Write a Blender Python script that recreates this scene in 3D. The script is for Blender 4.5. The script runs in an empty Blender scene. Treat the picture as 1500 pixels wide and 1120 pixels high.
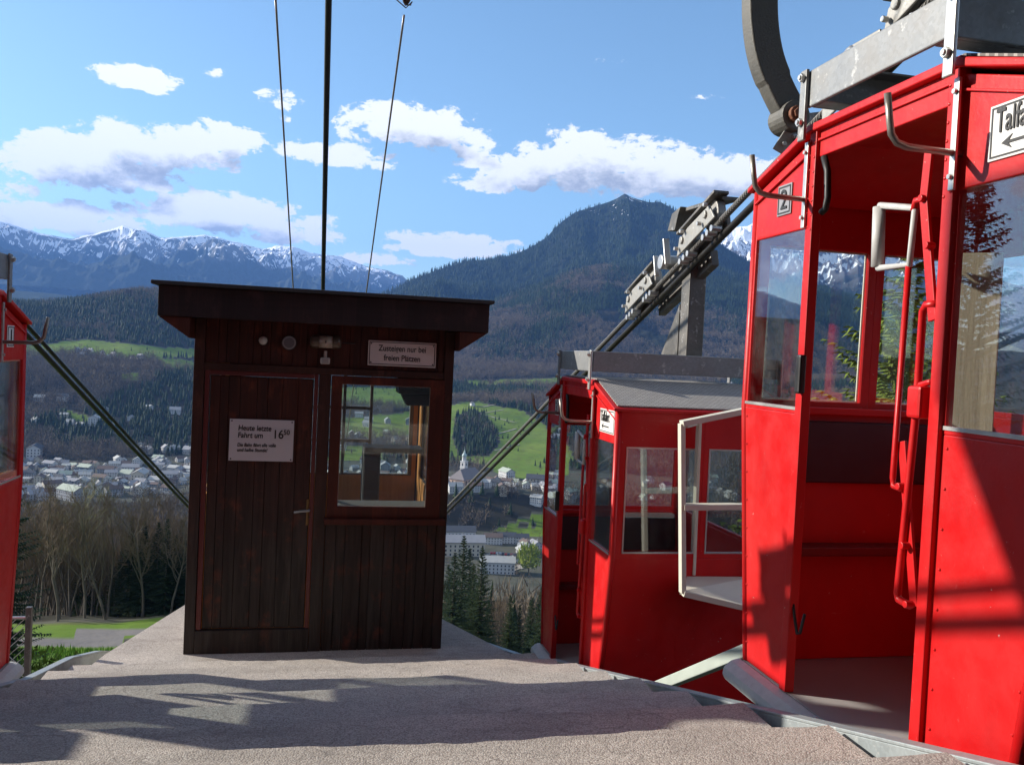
import bpy, bmesh, math, random
import numpy as np
from mathutils import Vector, Matrix
random.seed(5); rng=np.random.default_rng(7)
R=math.radians
scene=bpy.context.scene; COL=scene.collection
# ------------------------------------------------------------------ camera
FPX=1270.0
cam=bpy.data.objects.new('camera',bpy.data.cameras.new('camera')); COL.objects.link(cam)
cam.data.sensor_width=36; cam.data.lens=36*FPX/1500; cam.data.clip_start=.05; cam.data.clip_end=90000
CM=Matrix.Rotation(R(90-1.71),4,'X')@Matrix.Rotation(R(2.75),4,'Z'); cam.matrix_world=CM
scene.camera=cam
scene.view_settings.view_transform='Standard'; scene.view_settings.look='None'
scene.view_settings.exposure=0.82; scene.view_settings.gamma=1
TH=R(12); SM=Matrix.Rotation(TH,4,'Z')          # station frame: y along the cable line, x across
def S(x,y,z): return SM@Vector((x,y,z))
# ------------------------------------------------------------------ node helpers
class NT:
    def __init__(s,nt): s.nt=nt; s.n=nt.nodes; s.l=nt.links
    def add(s,t,**k):
        n=s.n.new(t)
        for a,b in k.items(): setattr(n,a,b)
        return n
    def val(s,sock,v):
        if isinstance(v,bpy.types.NodeSocket): s.l.new(v,sock)
        elif v is not None:
            try: sock.default_value=v
            except Exception: sock.default_value=tuple(v)+(1,)
    def math(s,op,a,b=None,c=None,clamp=False):
        n=s.add('ShaderNodeMath',operation=op,use_clamp=clamp)
        for i,v in enumerate((a,b,c)):
            if v is not None: s.val(n.inputs[i],v)
        return n.outputs[0]
    def vm(s,op,a,b=None,out=0,sc=None):
        n=s.add('ShaderNodeVectorMath',operation=op); s.val(n.inputs[0],a)
        if b is not None: s.val(n.inputs[1],b)
        if sc is not None: s.val(n.inputs['Scale'],sc)
        return n.outputs[out]
    def noise(s,vec,scale=5,detail=4,rough=.55,dist=0,out=0,**k):
        n=s.add('ShaderNodeTexNoise',**k); 
        if vec is not None: s.val(n.inputs['Vector'],vec)
        n.inputs['Scale'].default_value=scale; n.inputs['Detail'].default_value=detail
        n.inputs['Roughness'].default_value=rough; n.inputs['Distortion'].default_value=dist
        return n.outputs[out]
    def ramp(s,f,stops,interp='LINEAR'):
        n=s.add('ShaderNodeValToRGB'); s.val(n.inputs[0],f); e=n.color_ramp; e.interpolation=interp
        while len(e.elements)<len(stops): e.elements.new(.5)
        for i,(p,c) in enumerate(stops):
            e.elements[i].position=p; e.elements[i].color=(c if len(c)==4 else tuple(c)+(1,)) if hasattr(c,'__len__') else (c,c,c,1)
        return n.outputs[0]
    def mix(s,f,a,b,mode='MIX'):
        n=s.add('ShaderNodeMix',data_type='RGBA',blend_type=mode); s.val(n.inputs[0],f)
        s.val(n.inputs[6],a if isinstance(a,bpy.types.NodeSocket) else tuple(a)+(1,)); s.val(n.inputs[7],b if isinstance(b,bpy.types.NodeSocket) else tuple(b)+(1,))
        return n.outputs[2]
    def mapr(s,v,a,b,c=0,d=1,smooth=False):
        n=s.add('ShaderNodeMapRange'); n.interpolation_type='SMOOTHSTEP' if smooth else 'LINEAR'
        for i,x in enumerate((v,a,b,c,d)): s.val(n.inputs[i],x)
        return n.outputs[0]
    def coord(s,kind='Object',scale=None):
        o=s.add('ShaderNodeTexCoord').outputs[kind]
        if scale:
            m=s.add('ShaderNodeMapping'); s.l.new(o,m.inputs[0]); m.inputs['Scale'].default_value=scale; o=m.outputs[0]
        return o
    def pos(s): return s.add('ShaderNodeNewGeometry').outputs['Position']
    def bump(s,h,strength=.3,dist=.01):
        n=s.add('ShaderNodeBump'); s.val(n.inputs['Height'],h); n.inputs['Strength'].default_value=strength; n.inputs['Distance'].default_value=dist
        return n.outputs[0]
def material(name):
    m=bpy.data.materials.new(name); m.use_nodes=True; t=NT(m.node_tree)
    b=t.n['Principled BSDF']; return m,t,b
def P(b,t,**k):
    nm=dict(color='Base Color',rough='Roughness',metal='Metallic',normal='Normal',spec='Specular IOR Level',coat='Coat Weight',coatr='Coat Roughness',sheen='Sheen Weight')
    for a,v in k.items(): 
        s=b.inputs[nm[a]]
        if a=='color' and not isinstance(v,bpy.types.NodeSocket): v=tuple(v)+(1,)
        t.val(s,v)
# ------------------------------------------------------------------ world: sun and sky with clouds
SUNDIR=S(-.895,.395,.42).normalized()
el=math.asin(SUNDIR.z); azs=math.atan2(SUNDIR.x,SUNDIR.y)
W=bpy.data.worlds.new('World'); scene.world=W; W.use_nodes=True
t=NT(W.node_tree); bg=t.n['Background']
sky=t.add('ShaderNodeTexSky',sky_type='NISHITA'); sky.sun_disc=False; sky.sun_elevation=el; sky.sun_rotation=azs
sky.altitude=700; sky.air_density=1.0; sky.dust_density=.6; sky.ozone_density=2.0
dirv=t.vm('NORMALIZE',t.coord('Generated'))
sx=t.add('ShaderNodeSeparateXYZ'); t.l.new(dirv,sx.inputs[0])
hyp=t.math('SQRT',t.math('ADD',t.math('MULTIPLY',sx.outputs[0],sx.outputs[0]),t.math('MULTIPLY',sx.outputs[1],sx.outputs[1])))
tanel=t.math('DIVIDE',sx.outputs[2],t.math('MAXIMUM',hyp,.05))
azn=t.math('ARCTAN2',sx.outputs[0],sx.outputs[1])
def px_dir(u,v):
    d=CM.to_3x3()@Vector(((u-750)/FPX,(560-v)/FPX,-1)); return math.atan2(d.x,d.y), d.z/math.hypot(d.x,d.y)
BL=[(200,118,52,22,.8),(140,252,108,46,1.0),(240,222,96,44,.95),(325,205,62,34,.75),(412,150,40,24,.5),(412,175,24,12,.3),(305,107,30,14,.1),(600,192,92,42,1.0),(490,230,90,24,.85),
    (850,246,180,56,.95),(1000,262,150,48,.95),(740,266,100,26,.9),(320,318,150,33,.98),(60,320,150,30,.95),(420,345,90,24,.7),(655,362,105,24,.9),(560,382,60,14,.7),
    (910,90,46,12,.2),(1040,143,32,9,.2),(700,205,50,30,.4),(1345,382,60,32,1),(1145,400,90,30,1),(-150,300,160,60,1),(-300,200,140,60,1),(1700,250,200,60,1)]
grp=bpy.data.node_groups.new('cloud_field','ShaderNodeTree')
grp.interface.new_socket('az',in_out='INPUT',socket_type='NodeSocketFloat'); grp.interface.new_socket('te',in_out='INPUT',socket_type='NodeSocketFloat')
grp.interface.new_socket('D',in_out='OUTPUT',socket_type='NodeSocketFloat'); grp.interface.new_socket('low',in_out='OUTPUT',socket_type='NodeSocketFloat')
g=NT(grp); gi=g.add('NodeGroupInput'); go=g.add('NodeGroupOutput')
cv=g.add('ShaderNodeCombineXYZ'); g.l.new(gi.outputs[0],cv.inputs[0]); g.l.new(g.math('MULTIPLY',gi.outputs[1],1.7),cv.inputs[1])
n1=g.noise(cv.outputs[0],13,10,.66,.25); n2=g.noise(cv.outputs[0],42,8,.68,.3)
wob=g.math('MULTIPLY',g.math('SUBTRACT',g.noise(cv.outputs[0],5,3,.5),.5),.06)
best=None; low=None
az2=g.math('ADD',gi.outputs[0],wob)
for (u,v,a,b,w) in BL:
    A,E_=px_dir(u,v)
    x=g.math('MULTIPLY',g.math('SUBTRACT',az2,A),FPX/a); y=g.math('MULTIPLY',g.math('SUBTRACT',gi.outputs[1],E_),FPX/b)
    yy=g.math('MULTIPLY',y,g.math('ADD',1.15,g.math('MULTIPLY',g.math('LESS_THAN',y,0),.5)))   # flatter bases
    m=g.math('SUBTRACT',w,g.math('ADD',g.math('MULTIPLY',x,x),g.math('MULTIPLY',yy,yy)))
    best=m if best is None else g.math('MAXIMUM',best,m)
# generic clouds outside the photographed part of the sky
far=g.mapr(g.math('ABSOLUTE',gi.outputs[0]),.75,.95)
gen=g.math('SUBTRACT',g.math('MULTIPLY',g.noise(cv.outputs[0],2.6,4,.5),3.2),1.75)
best=g.math('ADD',g.math('MULTIPLY',g.math('MAXIMUM',best,-1.6),g.math('SUBTRACT',1,far)),g.math('MULTIPLY',gen,far))
D=g.math('ADD',best,g.math('ADD',g.math('MULTIPLY',g.math('SUBTRACT',n1,.47),5.2),g.math('MULTIPLY',g.math('SUBTRACT',n2,.5),3.2)))
g.l.new(D,go.inputs[0]); g.l.new(best,go.inputs[1])
def cloud(da,dt):
    n=t.add('ShaderNodeGroup'); n.node_tree=grp
    t.l.new(t.math('ADD',azn,da),n.inputs[0]); t.l.new(t.math('ADD',tanel,dt),n.inputs[1]); return n.outputs[0]
D0=cloud(0,0); D1=cloud(-.012,.026); low1=D1.node.outputs[1]; 
alpha=t.mapr(D0,-.05,.42,0,1,True)
shade=t.mapr(t.math('ADD',low1,t.math('MULTIPLY',t.math('SUBTRACT',D1,low1),.38)),.15,1.15,0,1,True)
ccol=t.mix(shade,(7.6,7.6,7.6),(2.7,2.85,3.2))
skyc=t.mix(1.0,sky.outputs[0],(1.12,1.24,1.20),'MULTIPLY')
# light haze in the low sky and round the sun side
base=t.mix(alpha,skyc,ccol)
t.l.new(base,bg.inputs[0]); bg.inputs[1].default_value=.1
sl=bpy.data.lights.new('sun','SUN'); sl.energy=5.0; sl.angle=R(.5); sl.color=(1,.93,.83)
so=bpy.data.objects.new('sun',sl); COL.objects.link(so); so.rotation_euler=(-SUNDIR).to_track_quat('-Z','Y').to_euler(); so.location=(-20,0,30)
# ------------------------------------------------------------------ object helpers
def setp(o,label=None,cat=None,group=None,kind=None):
    if label: o['label']=label
    if cat: o['category']=cat
    if group: o['group']=group
    if kind: o['kind']=kind
    return o
def thing(name,label,cat,loc=(0,0,0),rz=TH,group=None,rot=None):
    o=bpy.data.objects.new(name,None); COL.objects.link(o); o.empty_display_size=.2
    o.location=loc; o.rotation_euler=rot if rot else (0,0,rz); return setp(o,label,cat,group)
class MB:
    def __init__(s): s.v=[]; s.f=[]; s.m=[]; s.cm=0
    def add(s,vs,fs):
        k=len(s.v); s.v+= [tuple(p) for p in vs]; s.f+=[tuple(i+k for i in f) for f in fs]; s.m+=[s.cm]*len(fs); return s
    def box(s,x0,x1,y0,y1,z0,z1):
        return s.add([(x0,y0,z0),(x1,y0,z0),(x1,y1,z0),(x0,y1,z0),(x0,y0,z1),(x1,y0,z1),(x1,y1,z1),(x0,y1,z1)],
          [(0,3,2,1),(4,5,6,7),(0,1,5,4),(1,2,6,5),(2,3,7,6),(3,0,4,7)])
    def prism(s,pts,ext):
        n=len(pts); e=Vector(ext); vs=[Vector(p) for p in pts]; vs+= [p+e for p in vs]
        nrm=Vector((0,0,0))
        for i in range(n): nrm+=vs[i].cross(vs[(i+1)%n])
        fs=[tuple(range(n)),tuple(range(2*n-1,n-1,-1))]+[(i,i+n,(i+1)%n+n,(i+1)%n) for i in range(n)]
        if nrm.dot(e)>0: fs=[tuple(reversed(f)) for f in fs]
        return s.add(vs,fs)
    def ring(s,outer,inner,ext):
        e=Vector(ext); n=len(outer); a=[Vector(p) for p in outer]+[Vector(p) for p in inner]; vs=a+[p+e for p in a]
        fs=[]
        for i in range(n):
            j=(i+1)%n
            fs+=[(i,n+i,n+j,j),(2*n+i,2*n+j,3*n+j,3*n+i),(i,j,2*n+j,2*n+i),(n+i,3*n+i,3*n+j,n+j)]
        return s.add(vs,fs)
    def tube(s,path,r,n=10,cap=True):
        path=[Vector(p) for p in path]; rs=r if hasattr(r,'__len__') else [r]*len(path)
        up=None; rings=[]
        for i,p in enumerate(path):
            d=(path[min(i+1,len(path)-1)]-path[max(i-1,0)]).normalized()
            if up is None:
                up=d.orthogonal().normalized()
            else:
                up=(up-d*up.dot(d)).normalized()
            w=d.cross(up)
            rings.append([p+(up*math.cos(2*math.pi*k/n)+w*math.sin(2*math.pi*k/n))*rs[i] for k in range(n)])
        vs=[q for rr in rings for q in rr]; fs=[]
        for i in range(len(path)-1):
            for k in range(n):
                a=i*n+k; b=i*n+(k+1)%n; fs.append((a,b,b+n,a+n))
        if cap: fs+= [tuple(range(n-1,-1,-1)), tuple((len(path)-1)*n+k for k in range(n))]
        return s.add(vs,fs)
    def cyl(s,p0,p1,r,n=14): return s.tube([p0,p1],r,n)
    def bar(s,p0,p1,w,h,up=(0,0,1)):
        p0=Vector(p0);p1=Vector(p1);d=(p1-p0).normalized();u=Vector(up);u=(u-d*u.dot(d)).normalized();q=d.cross(u)
        c=[p0-q*w/2-u*h/2,p0+q*w/2-u*h/2,p0+q*w/2+u*h/2,p0-q*w/2+u*h/2]
        return s.prism(c,p1-p0)
    def dome(s,c,r,ax,n=8):   # low rivet head
        ax=Vector(ax).normalized(); u=ax.orthogonal().normalized(); w=ax.cross(u); c=Vector(c)
        vs=[c+(u*math.cos(2*math.pi*k/n)+w*math.sin(2*math.pi*k/n))*r for k in range(n)]
        vs+=[c+ax*r*.45+(u*math.cos(2*math.pi*k/n)+w*math.sin(2*math.pi*k/n))*r*.6 for k in range(n)]+[c+ax*r*.6]
        fs=[(k,(k+1)%n,n+(k+1)%n,n+k) for k in range(n)]+[(n+k,n+(k+1)%n,2*n) for k in range(n)]
        return s.add(vs,fs)
    def mirror(s,sx):
        if sx<0: s.v=[(-x,y,z) for x,y,z in s.v]; s.f=[tuple(reversed(f)) for f in s.f]
        return s
    def build(s,name,mats,parent=None,bevel=0,smooth=False,seg=2,sx=1):
        s.mirror(sx)
        me=bpy.data.meshes.new(name); me.from_pydata(s.v,[],s.f)
        mats=mats if isinstance(mats,(list,tuple)) else [mats]
        for m in mats: me.materials.append(m)
        if len(mats)>1: me.polygons.foreach_set('material_index',s.m)
        if smooth: me.polygons.foreach_set('use_smooth',[True]*len(me.polygons))
        bm=bmesh.new(); bm.from_mesh(me); bmesh.ops.recalc_face_normals(bm,faces=bm.faces); bm.to_mesh(me); bm.free()
        o=bpy.data.objects.new(name,me); COL.objects.link(o)
        if parent: o.parent=parent
        if bevel:
            b=o.modifiers.new('bevel','BEVEL'); b.width=bevel; b.segments=seg; b.limit_method='ANGLE'; b.angle_limit=R(40); b.harden_normals=False
        return o
def npmesh(name,V,F,mat,parent=None,smooth=False,attrs=None):
    """V (n,3), F (m,k) arrays"""
    me=bpy.data.meshes.new(name); k=F.shape[1]
    me.vertices.add(len(V)); me.vertices.foreach_set('co',np.ascontiguousarray(V,dtype=np.float32).ravel())
    me.loops.add(F.size); me.loops.foreach_set('vertex_index',F.ravel().astype(np.int32))
    me.polygons.add(len(F)); me.polygons.foreach_set('loop_start',(np.arange(len(F))*k).astype(np.int32)); me.polygons.foreach_set('loop_total',np.full(len(F),k,dtype=np.int32))
    if smooth: me.polygons.foreach_set('use_smooth',np.ones(len(F),dtype=bool))
    for a,d in (attrs or {}).items():
        at=me.attributes.new(a,'FLOAT','POINT'); at.data.foreach_set('value',np.ascontiguousarray(d,dtype=np.float32).ravel())
    me.update(); me.materials.append(mat)
    o=bpy.data.objects.new(name,me); COL.objects.link(o)
    if parent: o.parent=parent
    return o
def text(parent,s,size,loc,rot,mat,name='lettering',ext=.001,align='LEFT',sxx=1.0,shear=0,bold=0):
    c=bpy.data.curves.new(name,'FONT'); c.body=s; c.size=size; c.extrude=ext; c.align_x=align; c.shear=shear; c.offset=bold
    tmp=bpy.data.objects.new('tmp',c); COL.objects.link(tmp); bpy.context.view_layer.update()
    me=bpy.data.meshes.new_from_object(tmp); COL.objects.unlink(tmp); bpy.data.objects.remove(tmp)
    me.materials.clear(); me.materials.append(mat); me.transform(Matrix.Diagonal((sxx,1,1,1)))
    o=bpy.data.objects.new(name,me); COL.objects.link(o); o.parent=parent; o.location=loc; o.rotation_euler=rot; return o
# ------------------------------------------------------------------ materials
def m_red():
    m,t,b=material('red_paint'); o=t.coord('Object')
    n=t.noise(o,3,5,.6); big=t.mix(t.mapr(n,.3,.7),(.50,.005,.007),(.58,.008,.009))
    chips=t.ramp(t.noise(o,42,5,.7),[(0,0),(.685,0),(.695,1)])
    region=t.ramp(t.noise(o,2.3,2,.5),[(.42,0),(.58,1)])
    ch=t.math('MULTIPLY',chips,region)
    scr=t.ramp(t.noise(t.coord('Object',(6,60,9)),3,3,.6),[(0,0),(.70,0),(.74,1)])
    c=t.mix(ch,big,(.62,.48,.44)); c=t.mix(t.math('MULTIPLY',scr,.22),c,(.75,.35,.33))
    grime=t.noise(t.coord('Object',(1,1,.35)),5,5,.65); c=t.mix(t.math('MULTIPLY',t.mapr(grime,.5,.8),.3),c,(.30,.012,.012))
    fade=t.noise(t.coord('Object',(1.2,1.2,.8)),1.7,3,.5); c=t.mix(t.math('MULTIPLY',t.mapr(fade,.5,.75),.22),c,(.62,.06,.05))
    hgt=t.math('ADD',t.noise(o,30,3,.6),t.math('MULTIPLY',t.noise(o,2.6,2,.5),7))
    P(b,t,color=c,rough=t.mapr(t.noise(o,9,4,.6),.3,.7,.32,.55),spec=.35,normal=t.bump(hgt,.10,.01)); return m
def m_plain(name,col,rough=.5,metal=0,var=.12,scale=8,bumpy=.05,spec=.5):
    m,t,b=material(name); o=t.coord('Object'); n=t.noise(o,scale,5,.6)
    c=t.mix(n,tuple(x*(1-var) for x in col),tuple(min(1,x*(1+var)) for x in col))
    P(b,t,color=c,rough=t.mapr(n,.3,.7,max(.05,rough-.08),min(1,rough+.08)),metal=metal,spec=spec,normal=t.bump(t.noise(o,scale*6,3,.6),bumpy,.01)); return m
def m_galv(name,col=(.42,.45,.46),stain=.5):
    m,t,b=material(name); o=t.coord('Object'); v=t.add('ShaderNodeTexVoronoi'); t.l.new(o,v.inputs['Vector']); v.inputs['Scale'].default_value=75
    sp=t.add('ShaderNodeSeparateColor'); t.l.new(v.outputs['Color'],sp.inputs[0])
    n=t.noise(o,6,6,.65)
    c=t.mix(sp.outputs[0],tuple(x*.92 for x in col),tuple(x*1.08 for x in col)); c=t.mix(t.math('MULTIPLY',t.mapr(n,.45,.75),stain),c,(.24,.22,.2))
    c=t.mix(t.math('MULTIPLY',t.mapr(t.noise(o,14,4,.7),.6,.68),.5),c,(.62,.62,.6))
    P(b,t,color=c,rough=t.mapr(n,.3,.7,.42,.65),metal=.35,normal=t.bump(n,.12,.01)); return m
def m_wood(name,c1,c2,c3,grain=(9,9,.7),low=None):
    m,t,b=material(name); o=t.coord('Object',grain)
    n=t.noise(o,3,8,.65,.6); rings=t.noise(t.coord('Object',(30,30,1.1)),2,4,.6,1.2)
    c=t.mix(t.mapr(n,.25,.75),c1,c2); c=t.mix(t.math('MULTIPLY',t.mapr(rings,.5,.75),.6),c,c3)
    kn=t.add('ShaderNodeTexVoronoi'); t.l.new(t.coord('Object',(1,1,.55)),kn.inputs[0]); kn.inputs['Scale'].default_value=5.5
    c=t.mix(t.mapr(kn.outputs['Distance'],.05,.10,.8,0),c,tuple(x*.35 for x in c1))
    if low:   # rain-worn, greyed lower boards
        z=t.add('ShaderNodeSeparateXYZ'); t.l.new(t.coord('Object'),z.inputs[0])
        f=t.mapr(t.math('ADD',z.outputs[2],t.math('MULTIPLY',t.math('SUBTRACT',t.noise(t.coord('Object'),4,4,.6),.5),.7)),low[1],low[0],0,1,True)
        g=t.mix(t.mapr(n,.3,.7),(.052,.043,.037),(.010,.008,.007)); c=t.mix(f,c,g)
    bx=t.add('ShaderNodeSeparateXYZ'); t.l.new(t.coord('Object'),bx.inputs[0]); wn=t.add('ShaderNodeTexWhiteNoise',noise_dimensions='1D'); t.l.new(t.math('FLOOR',t.math('MULTIPLY',bx.outputs[0],10.5)),wn.inputs['W'])
    c=t.mix(t.math('MULTIPLY',wn.outputs[0],.55),c,tuple(x*.5 for x in c2)); c=t.mix(t.math('MULTIPLY',t.mapr(t.noise(t.coord('Object',(1,1,.6)),7,5,.7),.55,.8),.5),c,tuple(min(1,x*2.0) for x in c3))
    P(b,t,color=c,rough=.68,spec=.3,normal=t.bump(t.math('ADD',n,t.math('MULTIPLY',rings,.5)),.35,.006)); return m
def m_glass(name,tint=(.93,.96,.95),dirt=.05,refl=1.0):
    m=bpy.data.materials.new(name); m.use_nodes=True; t=NT(m.node_tree); t.n.remove(t.n['Principled BSDF']); out=t.n['Material Output']
    gg=t.add('ShaderNodeNewGeometry'); d=t.math('ABSOLUTE',t.vm('DOT_PRODUCT',gg.outputs['Incoming'],gg.outputs['Normal'],out=1))
    f=t.math('ADD',.045,t.math('MULTIPLY',.955,t.math('POWER',t.math('SUBTRACT',1,d),4.2)))
    f=t.math('MULTIPLY',f,refl,clamp=True)
    tr=t.add('ShaderNodeBsdfTransparent'); tr.inputs[0].default_value=tint+(1,)
    gl=t.add('ShaderNodeBsdfGlossy'); gl.inputs['Roughness'].default_value=.01; gl.inputs[0].default_value=(.95,.97,1,1)
    df=t.add('ShaderNodeBsdfDiffuse'); df.inputs[0].default_value=(.5,.48,.45,1)
    a=t.add('ShaderNodeMixShader'); t.l.new(f,a.inputs[0]); t.l.new(tr.outputs[0],a.inputs[1]); t.l.new(gl.outputs[0],a.inputs[2])
    q=t.add('ShaderNodeMixShader'); t.l.new(t.math('MULTIPLY',t.mapr(t.noise(t.coord('Object'),4,6,.7),.4,.8),dirt),q.inputs[0]); t.l.new(a.outputs[0],q.inputs[1]); t.l.new(df.outputs[0],q.inputs[2])
    t.l.new(q.outputs[0],out.inputs[0]); return m
RED=m_red()
DRED=m_plain('dark_red_paint',(.16,.006,.008),.45)
GALV=m_galv('galvanised_steel',(.25,.26,.265),.6); DGALV=m_galv('weathered_steel',(.12,.115,.105),.7); STEEL=m_plain('bright_steel',(.55,.55,.53),.35,.6)
RIMM=m_galv('grey_edging_steel',(.33,.37,.38),.35)
CAST=m_plain('cast_iron',(.13,.125,.11),.6,.3,.3,12,.3)
WHITE=m_plain('white_enamel',(.78,.77,.74),.3,0,.04); CREAM=m_plain('cream_paint',(.62,.60,.50),.45,0,.1)
BLACK=m_plain('black_rubber',(.012,.012,.013),.5); LET=m_plain('black_lettering',(.015,.015,.015),.5); ROPE=None
GLASS=m_glass('window_glass',dirt=.06,refl=2.0); HGLASS=m_glass('hut_glass',dirt=.04)
WOODD=m_wood('stained_boards',(.068,.013,.006),(.022,.006,.004),(.12,.028,.012),low=(.5,1.9))
WOODR=m_wood('red_brown_wood',(.085,.014,.006),(.045,.009,.005),(.12,.025,.01))
WOODF=m_wood('dark_fascia_wood',(.030,.013,.014),(.016,.008,.009),(.05,.02,.018),grain=(.7,9,9))
WOODO=m_wood('orange_pine',(.50,.20,.05),(.62,.28,.08),(.38,.14,.035)); PLY=m_wood('weathered_board',(.56,.50,.38),(.48,.42,.31),(.40,.35,.26),grain=(6,6,.8))
REDTRIM=m_plain('red_door_frame',(.085,.008,.007),.5); GREYW=m_wood('grey_mullion_wood',(.20,.18,.16),(.14,.12,.11),(.26,.24,.2))
def m_rope():
    m,t,b=material('wire_rope'); w=t.add('ShaderNodeTexWave'); w.wave_type='BANDS'; w.bands_direction='DIAGONAL'
    t.l.new(t.coord('Object'),w.inputs[0]); w.inputs['Scale'].default_value=38; 
    P(b,t,color=t.mix(w.outputs[1],(.05,.048,.045),(.30,.29,.27)),rough=.45,metal=.5,normal=t.bump(w.outputs[1],.6,.01)); return m
ROPE=m_rope()
def m_concrete():
    m,t,b=material('exposed_aggregate_concrete'); o=t.coord('Object')
    v=t.add('ShaderNodeTexVoronoi'); t.l.new(o,v.inputs[0]); v.inputs['Scale'].default_value=190
    s=t.add('ShaderNodeSeparateColor'); t.l.new(v.outputs['Color'],s.inputs[0])
    st=t.ramp(s.outputs[0],[(0,(.35,.31,.275)),(.35,(.53,.48,.42)),(.7,(.60,.545,.48)),(.93,(.67,.62,.55)),(1,(.73,.69,.63))])
    big=t.noise(o,2.2,6,.65); c=t.mix(t.math('MULTIPLY',t.mapr(big,.35,.7),.5),st,(.28,.26,.24))
    c=t.mix(t.mapr(v.outputs['Distance'],.4,.8,0,.5),c,(.20,.175,.155))
    spots=t.ramp(t.noise(o,13,5,.7),[(.62,0),(.70,1)]); c=t.mix(t.math('MULTIPLY',spots,.5),c,(.20,.19,.18)); st2=t.ramp(t.noise(t.coord('Object',(.5,1.6,1)),3.2,6,.7),[(.50,0),(.72,1)]); c=t.mix(t.math('MULTIPLY',st2,.6),c,(.22,.195,.175)); vc=t.add('ShaderNodeTexVoronoi',feature='DISTANCE_TO_EDGE'); t.l.new(t.noise(o,1.4,3,.5,out=1),vc.inputs[0]); vc.inputs['Scale'].default_value=4; c=t.mix(t.mapr(vc.outputs[0],.0,.012,.35,0),c,(.10,.09,.08))
    h=t.math('ADD',t.math('MULTIPLY',v.outputs['Distance'],-1.0),t.math('MULTIPLY',t.noise(o,30,5,.7),1.2))
    P(b,t,color=c,rough=.92,spec=.2,normal=t.bump(h,.28,.006)); return m
CONC=m_concrete()
# ------------------------------------------------------------------ stairway and platform (station frame coordinates)
mb=MB()
lv=[(9.0,6.62,-2.33)]
y=6.62; z=-2.33
edges=[5.95,5.40,4.84,4.28,3.72,3.16,2.60,2.04,1.48,.92,.36,-.2,-.76,-1.32]
prev=6.62
zz=-2.33
HW=1.615
def noisybox(mb,x0,x1,y0,y1,z0,z1): mb.box(x0,x1,y0,y1,z0,z1)
tops=[]
ytop=6.30; ed=[ytop-.545*i for i in range(14)]
for i,e in enumerate(ed):
    z=-2.385+.157*(i+1)
    y0=ed[i+1] if i+1<len(ed) else -3.0
    tops.append((y0,e,z))
# treads with a slightly worn, wavy nosing
for (y0,y1,z) in tops:
    n=64; vs=[];fs=[]
    for k in range(n+1):
        x=-HW+2*HW*k/n; w=.012*math.sin(x*5+z*20)+random.uniform(-.006,.006)
        vs+=[(x,y0-.05,z),(x,y1+w-.012,z-.001),(x,y1+w,z-.012),(x,y1+w-.004,z-.30),(x,y0-.05,z-.30)]
    for k in range(n):
        a=k*5;b=a+5
        for q in range(5): fs.append((a+q,a+(q+1)%5,b+(q+1)%5,b+q))
    fs+=[(0,1,2,3,4),tuple(n*5+q for q in (4,3,2,1,0))]; mb.add(vs,fs)
mb.prism([(-HW,6.25,-2.33),(HW,6.25,-2.33),(1.50,6.55,-2.33),(1.02,7.60,-2.33),(.60,9.2,-2.33),(-.80,9.2,-2.33),(-1.22,7.80,-2.33),(-1.52,6.78,-2.33)],(0,0,-.35))
mb.prism([(-HW+.1,-3,-1.2),(-HW+.1,6.2,-2.9),(-HW+.1,6.2,-9),(-HW+.1,-3,-9)],(2*HW-.2,0,0))
mb.box(-1.0,.85,6.4,8.8,-9,-2.66)
o=mb.build('stairway',CONC); o.matrix_world=SM; setp(o,kind='structure')
def rimz(y): return -2.20+.292*(6.05-y)
for sx in (1,-1):
    mb=MB(); X=1.66
    ys=[-2.5,6.05] if sx>0 else [-2.5,5.6]
    pts=[(X,y,rimz(y)) for y in ys]
    if sx>0: tail=[(X-.05,6.5,-2.35),(X-.28,7.2,-2.46)]
    else: tail=[(X,6.5,-2.26),(X+.0,7.3,-2.49),(X-.02,7.9,-2.70)]
    pts+=tail
    for a,b in zip(pts[:-1],pts[1:]):
        a=Vector(a);b=Vector(b)
        mb.prism([a,b,b-Vector((0,0,.30)),a-Vector((0,0,.30))],(.012,0,0))
        mb.prism([a+Vector((-.002,0,.0)),b+Vector((-.002,0,0)),b+Vector((.055,0,0)),a+Vector((.055,0,0))],(0,0,.012))
    o=mb.build('steel_edging',RIMM,bevel=.003,sx=sx); o.matrix_world=SM
    setp(o,'grey sheet steel edging sloping down beside the red cabins on the right' if sx>0 else 'grey sheet steel edging at the left end of the steps, by the grass','steel edging')
# little stones on the steps
# ------------------------------------------------------------------ lower dock beam under the cabins
mb=MB()
mb.bar((1.98,4.75,-1.90),(1.98,3.55,-1.24),.06,.06); 
o=mb.build('guide_rail',m_plain('pale_green_paint',(.42,.47,.42),.5),bevel=.006); o.matrix_world=SM
setp(o,'pale green-grey diagonal steel bar running up from the edging to under the front cabin','guide rail')
mb=MB(); mb.bar((1.74,4.05,-1.78),(3.1,4.0,-1.78),.08,.06); mb.bar((2.2,4.0,-1.78),(2.2,2.2,-1.6),.08,.1)
o=mb.build('dock_beam',DGALV,bevel=.006); o.matrix_world=SM
setp(o,'dark steel cross beam in the pit under the front red cabin','beam')
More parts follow.
